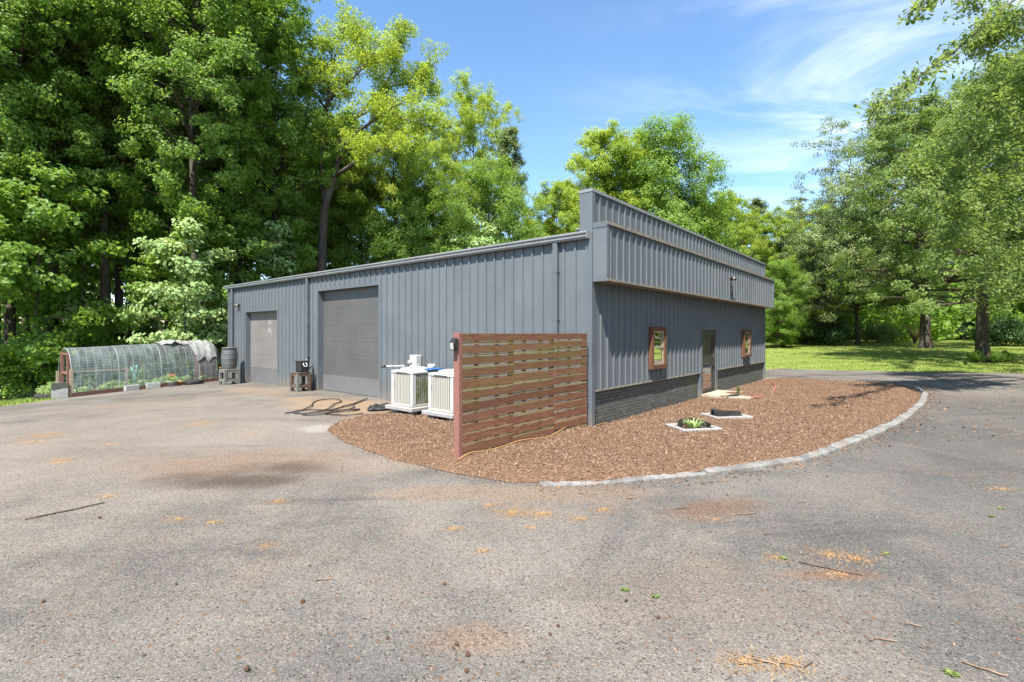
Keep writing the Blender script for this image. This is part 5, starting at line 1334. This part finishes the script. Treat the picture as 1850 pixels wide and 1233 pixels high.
# --- oak beside the camera, its boughs reaching over the drive at the top right
def near_oak(t):
    q = np.random.default_rng(202); rp = random.Random(202); wood = MB(); cs = []; rs = []; tws = []
    x0, y0, z0 = t.location
    def P(px, py, d): d *= 1.5; return Vector(((px-CX)/FPX*d-x0, d-y0, CAMH+(HY-py)/FPX*d-z0))
    wood.tube(spline([Vector((0,0,-.3)),Vector((.05,0,2.5)),Vector((0,.1,5)),Vector((-.2,.1,8)),Vector((-.3,0,16))], 5), [.62,.5,.44,.42,.40,.39,.38,.37,.36,.35,.34,.32,.30,.28,.26,.24,.22,.2,.17,.14,.1], 12)
    def bough(pts, r0, r1, n, tw, sp=.16, start=.25, side=1.0):
        lp = spline(pts, 7); k = len(lp); wood.tube(lp, [r0+(r1-r0)*(j/(k-1))**.7 for j in range(k)], 7, caps=False)
        for s in range(n):
            g = start+(1-start)*(s+rp.random())/n; jx = min(g,.999)*(k-1); j = int(jx); b = lp[j].lerp(lp[min(j+1,k-1)], jx-j)
            tg = (lp[min(j+1,k-1)]-lp[max(j-1,0)]).normalized()
            sd = (tg*.6+Vector((rp.gauss(0,.6),rp.gauss(0,.6),rp.gauss(.05,.5)))*side).normalized(); sl = rp.uniform(.5,1.0)*tw*1.5
            p1 = b+sd*sl*.5+Vector((0,0,.05)); p2 = b+sd*sl-Vector((0,0,.10*sl))
            wood.tube([b,p1,p2], [.010,.007,.003], 4, caps=False)
            nn = max(3, int(sl/.14))
            for u in range(nn):
                f = (u+1)/nn; c = (b.lerp(p1, f*2) if f < .5 else p1.lerp(p2, f*2-1)); cs.append(c); rs.append(sp*1.5*rp.uniform(.6,1.2))
    T0 = Vector((-.2,.1,9.5)); T1 = Vector((-.25,.0,13)); T2 = Vector((0,.1,6))
    # the long bough crossing the sky, and the spray above it
    bough([T1,P(2050,-260,9.0),P(1900,-60,8.6),P(1800,25,8.2),P(1735,85,7.6),P(1680,125,7.0),P(1630,165,6.6),P(1578,203,6.4)], .05, .006, 62, .26, .055, .42, .8)
    bough([P(1900,-60,8.6),P(1820,-50,7.6),P(1740,-30,7.0),P(1690,-5,6.7),P(1655,18,6.5)], .05, .006, 14, .26, .09, .3, .6)
    bough([P(1870,-20,8.5),P(1845,30,8.8),P(1810,60,9),P(1790,65,9),P(1770,75,9)], .05, .006, 26, .5, .13, .2)
    bough([P(1950,-40,9.5),P(1890,30,9.6),P(1850,60,9.8),P(1800,40,9.8),P(1760,10,9.8)], .05, .006, 30, .8, .17, .2)
    # the hanging side of the crown
    bough([T0,P(2100,60,10.5),P(1960,110,10.5),P(1870,130,10.4),P(1815,165,10.3),P(1765,205,10.0)], .14, .008, 44, .9, .18, .35)
    bough([T0,P(2050,170,11.0),P(1930,210,11),P(1850,230,11),P(1780,260,10.6),P(1715,290,10.2),P(1672,318,9.8)], .12, .008, 50, .9, .18, .35)
    bough([P(1930,210,11),P(1880,260,11),P(1830,300,10.8),P(1770,340,10.4),P(1722,372,10.0)], .07, .006, 44, .9, .18, .2)
    bough([T2,P(2080,330,11.5),P(1970,340,11.5),P(1890,350,11.4),P(1820,390,11.2),P(1760,420,10.8),P(1700,432,10.4)], .12, .008, 54, .9, .18, .35)
    bough([T2,P(2060,430,11.5),P(1960,440,11.5),P(1880,450,11.4),P(1820,480,11.2),P(1778,505,11)], .09, .008, 34, .8, .17, .4)
    bough([P(1960,440,11.5),P(1900,490,11.8),P(1850,520,11.8),P(1815,540,11.6)], .05, .006, 16, .6, .15, .3)
    bough([P(1900,100,11.5),P(1840,130,11.8),P(1800,160,12),P(1775,175,12)], .05, .006, 26, .9, .18, .1)
    bough([P(1960,0,11.5),P(1900,60,11.8),P(1850,100,12),P(1810,120,12)], .05, .006, 30, .9, .18, .1)
    bough([P(1960,200,12.5),P(1890,190,12.6),P(1840,200,12.6),P(1790,215,12.6)], .05, .006, 34, 1.0, .2, .1)
    bough([P(1960,300,12.5),P(1890,310,12.6),P(1840,330,12.6),P(1790,350,12.6)], .05, .006, 34, 1.0, .2, .1)
    # rest of the crown, outside the photo
    for i in range(10):
        a = rp.uniform(-1.6,.5); h = rp.uniform(8,16); ln = rp.uniform(4,8)
        b = Vector((-.2,.1,h)); e = b+Vector((math.cos(a)*ln, math.sin(a)*ln, rp.uniform(.5,2.5)))
        bough([b,(b+e)/2+Vector((0,0,.6)),e], .08, .01, 14, 1.1, .26, .35)
    cs_ = np.array([tuple(c) for c in cs]); r_ = np.array(rs); n = len(cs_); per = np.where(r_ < .12, 3, 12)
    wood.build('trunk', M['bark'], t)
    crown_mesh('crown', [leaves(q, cs_, r_, per, .145, .8, up=.55, out=.35, jit=.6, tpl=LEAFOB, tmean=q.normal(.42,.16,n), hollow=.1)], M['leaf_oak'], t)
t = thing('oak_tree', 'nearest oak whose leafy boughs hang into the photo at the top right', 'tree', (21.5,13.0,gz(21.5,13.0))); near_oak(t)
# ------------------------------------------------------------------ grass, straw, gravel, sticks
def blade_field(name, n, sampler, mat, h0, h1, wd, lean, seed):
    q = np.random.default_rng(seed); P = []
    while len(P) < n:
        s = sampler(q)
        if s is not None: P.append(s)
    P = np.array(P); Z = gzv(P[:,0], P[:,1])+.005; a = q.uniform(0,6.28,n); h = q.uniform(h0,h1,n)
    d = np.stack([np.cos(a), np.sin(a), np.zeros(n)],1); s_ = np.stack([-np.sin(a), np.cos(a), np.zeros(n)],1); lv = q.uniform(.1,lean,n)
    b = np.stack([P[:,0],P[:,1],Z],1); tip = b+d*(lv*h)[:,None]+np.array([0,0,1])*(h*np.sqrt(np.maximum(.05,1-lv**2*.6)))[:,None]
    V = np.stack([b-s_*wd, b+s_*wd, tip],1).reshape(-1,3)
    o = np_mesh(name, V, np.arange(3*n).reshape(n,3), mat, tint=np.clip(q.normal(.45,.2,n),0,1)); return tag(o, kind='stuff')
LB = lawn
def lawn_s(q):
    px = q.uniform(1375,1860); d = 22+(75-22)*q.uniform()**1.5; x = (px-CX)/FPX*d
    return (x, d) if inpoly(x, d, LB) and not inpoly(x, d, back) and not (x < 11.6 and d < 40) else None
blade_field('lawn_blades', 90000, lawn_s, M['blades'], .04, .11, .010, .8, 3)
ST = strip
def strip_s(q):
    x = q.uniform(-30,-16.6); y = q.uniform(12,24.5); return (x, y) if inpoly(x, y, ST) else None
blade_field('grass_blades', 24000, strip_s, M['blades'], .05, .16, .010, .9, 4)
# dead grass and pine straw gathered in the cracks of the drive
PATCH = [(75,790,.55,260),(60,800,.4,160),(110,832,.35,120),(95,783,.5,120),(355,768,.42,150),(370,764,.25,80),(450,787,.3,70),(200,804,.3,60),(105,838,.22,60),(195,898,.16,40),(500,908,.16,60),(320,940,.14,36),(385,946,.12,30),(925,928,.34,190),(980,930,.25,100),(885,914,.10,40),(820,957,.11,40),(960,955,.1,24),(1090,923,.28,80),(1045,940,.2,50),(1500,1005,.30,90),(1545,1012,.22,70),(1400,1010,.15,30),(1810,885,.25,70),(1345,1200,.18,70),(1425,1203,.2,60),(1520,1040,.18,40),(1335,825,.25,60),(1425,845,.22,50),(480,990,.12,20),(1290,940,.18,30),(875,998,.1,20)]
q = np.random.default_rng(12); V = []; n = 0
for px, py, r_, k in PATCH:
    X, Y = G(px, py, gz(*G(px,py)))
    for i in range(int(k*3.2)):
        a, rr = q.uniform(0,6.28), abs(q.normal(0,.5))*r_; x, y = X+rr*math.cos(a)*1.5, Y+rr*math.sin(a)*.9
        b = q.uniform(0,3.14); l = q.uniform(.015,.055); w_ = q.uniform(.0015,.003); z = gz(x,y)+.008
        dx, dy = math.cos(b)*l, math.sin(b)*l; V += [(x-math.sin(b)*w_,y+math.cos(b)*w_,z),(x+math.sin(b)*w_,y-math.cos(b)*w_,z),(x+dx,y+dy,z+q.uniform(0,.015))]; n += 1
tag(np_mesh('dead_grass', np.array(V), np.arange(3*n).reshape(n,3), M['straw'], tint=q.uniform(0,1,n)), kind='stuff')
# loose stones: small tilted facets of real size
def stones(name, n, samp, s0, s1, mat, seed):
    q = np.random.default_rng(seed); P = []
    while len(P) < n:
        s = samp(q)
        if s is not None: P.append(s)
    P = np.array(P); Z = gzv(P[:,0],P[:,1]); sz = q.uniform(s0,s1,n)*q.uniform(.6,1,n)
    base = np.array([[1,0,0],[0,1,0],[-1,0,0],[0,-1,0],[0,0,.75]]); rot = q.uniform(0,6.28,n); c, s = np.cos(rot), np.sin(rot)
    J = base[None]*q.uniform(.6,1.2,(n,5,1)); X = J[:,:,0]*c[:,None]-J[:,:,1]*s[:,None]; Y = J[:,:,0]*s[:,None]+J[:,:,1]*c[:,None]
    V = np.stack([X*sz[:,None]+P[:,0:1], Y*sz[:,None]*.8+P[:,1:2], J[:,:,2]*sz[:,None]+Z[:,None]+.003],2).reshape(-1,3); b = np.arange(n)*5
    F = np.concatenate([b[:,None]+np.array(f)[None] for f in ((0,1,4),(1,2,4),(2,3,4),(3,0,4))])
    return tag(np_mesh(name, V, F, mat, tint=np.tile(np.clip(q.normal(.45,.22,n),0,1),4)), kind='stuff')
def drive_s(q):
    y = 2.9+ (9-2.9)*q.uniform()**1.6; x = q.uniform(-1.05,1.05)*y
    return None if ZC.inside(min(max(x,bx0),bx1), min(max(y,by0),by1)) and bx0 < x < bx1 and by0 < y < by1 else (x, y)
stones('loose_gravel', 22000, drive_s, .0025, .006, M['pebble'], 15)
def litter_s():
    i = nr.integers(0, len(kc)-1); p = kc[i]; o = abs(nr.normal(0,.28)); t = (kc[min(i+1,len(kc)-1)]-kc[max(i-1,0)]).normalized()
    x, y = p.x+t.y*o+nr.normal(0,.05), p.y-t.x*o+nr.normal(0,.05); return (x, y)
tag(chips('leaf_litter', 1500, litter_s, gz, M['litter'], .02, .07, .008, .03, .35, .012), kind='stuff')
def spill_s():
    i = nr.integers(0, len(B_bed)); p = B_bed[i]; o = abs(nr.normal(0,.16)); a = nr.uniform(0,6.28); x, y = p[0]+o*math.cos(a), p[1]+o*math.sin(a)
    lx, ly = L(x, y)
    return None if (ly > -.1 and lx > -.1) or (bx0 < x < bx1 and by0 < y < by1 and ZC.inside(x, y)) else (x, y)
tag(chips('mulch_spill', 4200, spill_s, gz, M['chips'], .012, .055, .004, .013, .3, .009), kind='stuff')
def litter_s2():
    px = nr.uniform(1640,1850); py = nr.uniform(690,800); x, y = G(px, py); return (x, y)
tag(chips('fallen_leaves', 340, litter_s2, gz, M['litter'], .03, .09, .015, .045, .3, .012), kind='stuff')
def litter_s3():
    px = nr.uniform(0,1850); py = 860+370*nr.uniform()**.6; x, y = G(px, py); return (x, y)
tag(chips('bark_crumbs', 700, litter_s3, gz, M['litter'], .01, .04, .004, .012, .25, .008), kind='stuff')
SX_ = [(1345,931,.16,12,'forked pale stick lying on the drive near the straw patch',1),(1232,921,.085,5,'short dark stick below the kerb, middle of the drive',0),(1142,903,.06,8,'short dark stick near the dead grass by the mulch',0),(1447,909,.055,5,'short pale stick on the drive right of the forked one',1),(1500,1030,.24,-30,'long curved brown stick on the right side of the drive',0),(1387,968,.045,2,'small dark stick below the forked one',0),(1514,947,.04,0,'small dark stick left of the green sprouts',0),(1372,1197,.10,-28,'thick pale stick in the pile at the bottom of the photo',1),(1350,1203,.06,5,'pale bark strip in the pile at the bottom of the photo',1),(1460,1206,.05,30,'short brown stick right of the bottom pile',0),(1430,1205,.07,-15,'thin stick in the twig pile at the bottom right',1),(1600,1160,.07,-20,'thin pale twig on the drive above the bottom right corner',1),(1650,1133,.045,-30,'pale flat splinter at the lower right',1),(1778,1213,.10,-40,'twig near the bottom right corner',1),(585,1050,.07,5,'thin pale twig on the left half of the drive',1),(120,925,.35,50,'long thin twig on the left side of the drive',0),(1815,990,.05,5,'small pale stick at the right edge',1),(1595,1005,.05,10,'small light stick in the straw line on the right',1)]
for i, (px, py, l, ang, lab, pale) in enumerate(SX_):
    X, Y = G(px, py); q = random.Random(i+300); a = R(ang); pts = []
    for k in range(6):
        f = k/5-.5; pts.append((2*l*f*math.cos(a)-q.uniform(-.012,.012)*math.sin(a), 2*l*f*math.sin(a)*1.0+q.uniform(-.3,.3)*l*.2, .012+q.uniform(0,.006)))
    m = MB(); m.tube(pts, [.004+.07*l*.4*(1-.5*abs(k-2)/3)*.5 for k in range(6)], 6)
    if i == 0: m.tube([pts[3],(.05,.05,.02),(.09,.10,.02)], [.005,.004,.003], 5)
    o = m.build('stick', M['stick' if pale else 'dkstick'], None, (X,Y,gz(X,Y)+.002)); tag(o, lab, 'stick', 'sticks on the drive')
SB = [(845,1187,.021,'brown seed ball at the bottom centre, beside the orange stain'),(825,1167,.019,'brown seed ball just left of the orange stain'),(843,1216,.018,'lowest brown seed ball at the bottom centre'),(700,1156,.015,'brown seed ball left of the orange stain'),(803,1058,.018,'brown seed ball above the orange stain'),(1131,1089,.016,'black seed ball right of the green sprouts'),(1190,1119,.016,'brown seed ball below the sprouts on the middle right'),(78,1090,.016,'brown seed ball near the left edge'),(318,1058,.014,'brown seed ball on the left half of the drive'),(547,1090,.020,'brown seed ball left of the middle, towards the bottom'),(994,1149,.016,'reddish seed ball on the lower middle of the drive'),(1008,1134,.016,'small brown seed ball right of the orange stain'),(446,1214,.022,'brown clump at the bottom left of the drive'),(180,938,.020,'dark brown clump on the left of the drive'),(560,1025,.013,'small seed ball by the pale twig on the left')]
for i, (px, py, r_, lab) in enumerate(SB):
    r_ *= .78
    X, Y = G(px, py); q = np.random.default_rng(i); m = MB(); m.lathe([(r_*math.sin(math.pi*k/7), r_*(1-math.cos(math.pi*k/7))) for k in range(1,7)], 9, smooth=False)
    m.v = [tuple(Vector(v)*(1+float(q.uniform(-.16,.16)))) for v in m.v]
    tag(m.build('seed_ball', M['rubber'] if 'black' in lab else M['cone'], None, (X,Y,gz(X,Y)+.002)), lab, 'seed ball', 'seed balls on the drive')
for i, (px, py, lab) in enumerate(((1600,1002,'small green sprout in the straw line on the right of the drive'),(1718,1220,'small green sprout near the bottom right corner'),(1790,935,'green sprouts in a crack at the right of the drive'),(1130,1068,'small green sprout in the crack at the middle of the drive'),(1184,1080,'tiny green sprout beside the middle crack'),(1415,1010,'tiny yellow green sprout in the line right of the middle'),(1808,920,'green sprout in the crack by the right edge'))):
    X, Y = G(px, py); weed('weed', lab, X, Y, gz(X,Y)+.002, 14, .035, .022, M['leaf_oak'], 60+i)
# ------------------------------------------------------------------ sky, sun, camera
SUN = Vector((-.317,-1.037,1.75)).normalized()
el = math.asin(SUN.z); az = math.atan2(SUN.x, SUN.y)
wd = bpy.data.worlds.new('World'); bpy.context.scene.world = wd; wd.use_nodes = True; nt = wd.node_tree; nt.nodes.clear()
def wn(typ, **kw):
    n = nt.nodes.new('ShaderNode'+typ)
    for k, v in kw.items(): setattr(n, k, v)
    return n
sky = wn('TexSky', sky_type='NISHITA', sun_disc=False, sun_elevation=el, sun_rotation=az, altitude=200, air_density=1.0, dust_density=.4, ozone_density=2.2)
tc = wn('TexCoord'); bg = wn('Background'); ow = wn('OutputWorld')
sep = wn('SeparateXYZ'); nt.links.new(tc.outputs['Generated'], sep.inputs[0])
def wm(op, a, b=0.0, clamp=False):
    n = wn('Math', operation=op, use_clamp=clamp)
    for i, v in enumerate((a, b)):
        if isinstance(v, bpy.types.NodeSocket): nt.links.new(v, n.inputs[i])
        else: n.inputs[i].default_value = v
    return n.outputs[0]
den = wm('MAXIMUM', wm('ADD', sep.outputs[2], .12), .05)
uv = wn('CombineXYZ'); nt.links.new(wm('DIVIDE', sep.outputs[0], den), uv.inputs[0]); nt.links.new(wm('DIVIDE', sep.outputs[1], den), uv.inputs[1])
mp = wn('Mapping'); nt.links.new(uv.outputs[0], mp.inputs[0]); mp.inputs['Rotation'].default_value = (0,0,R(28)); mp.inputs['Scale'].default_value = (.75,1.5,1); mp.inputs['Location'].default_value = (.35,.2,0)
def wnoise(scale, det, ro, dist):
    n = wn('TexNoise'); nt.links.new(mp.outputs[0], n.inputs['Vector']); n.inputs['Scale'].default_value = scale; n.inputs['Detail'].default_value = det; n.inputs['Roughness'].default_value = ro; n.inputs['Distortion'].default_value = dist; return n.outputs['Fac']
def wmr(v, a, b, c=0.0, d=1.0):
    n = wn('MapRange', interpolation_type='SMOOTHSTEP'); nt.links.new(v, n.inputs[0]); n.inputs[1].default_value = a; n.inputs[2].default_value = b; n.inputs[3].default_value = c; n.inputs[4].default_value = d; return n.outputs[0]
azr = wm('DIVIDE', sep.outputs[0], wm('MAXIMUM', sep.outputs[1], .05))
side = wm('MULTIPLY', wmr(azr, -.05, .75), wmr(sep.outputs[2], .10, .36))
cl = wm('MULTIPLY', wm('MULTIPLY', wmr(wnoise(1.3,7,.62,.6), .40, .72), wmr(wnoise(.5,3,.5,0), .36, .62)), side)
cl = wm('MULTIPLY', cl, .8)
mx = wn('Mix', data_type='RGBA'); nt.links.new(cl, mx.inputs[0]); 
hs = wn('HueSaturation'); nt.links.new(sky.outputs[0], hs.inputs['Color']); hs.inputs['Saturation'].default_value = 1.10; hs.inputs['Hue'].default_value = .498; hs.inputs['Value'].default_value = 1.0
nt.links.new(hs.outputs[0], mx.inputs[6]); mx.inputs[7].default_value = (6.3,6.4,7.0,1)
nt.links.new(mx.outputs[2], bg.inputs['Color']); bg.inputs['Strength'].default_value = .12; nt.links.new(bg.outputs[0], ow.inputs[0])
sl_ = bpy.data.lights.new('sun', 'SUN'); sl_.energy = 5.0; sl_.angle = R(.55); sl_.color = (1.0,.95,.87)
so = bpy.data.objects.new('sun', sl_); C.objects.link(so); so.rotation_euler = SUN.to_track_quat('Z','Y').to_euler(); so.location = (-10,-20,40)
cam = bpy.data.cameras.new('camera'); co = bpy.data.objects.new('camera', cam); C.objects.link(co)
co.location = (0,0,CAMH); co.rotation_euler = (R(90),0,0); cam.sensor_width = 36; cam.lens = FPX/1850*36; cam.shift_y = (HY-616.5)/1850; cam.clip_end = 2000; cam.clip_start = .05
sc = bpy.context.scene; sc.camera = co
sc.view_settings.view_transform = 'Standard'; sc.view_settings.look = 'None'; sc.view_settings.exposure = 1.38; sc.view_settings.gamma = 1
sc.render.engine = 'CYCLES'; cy = sc.cycles
cy.max_bounces = 8; cy.diffuse_bounces = 5; cy.glossy_bounces = 3; cy.transmission_bounces = 4; cy.transparent_max_bounces = 12; cy.caustics_reflective = False; cy.caustics_refractive = False
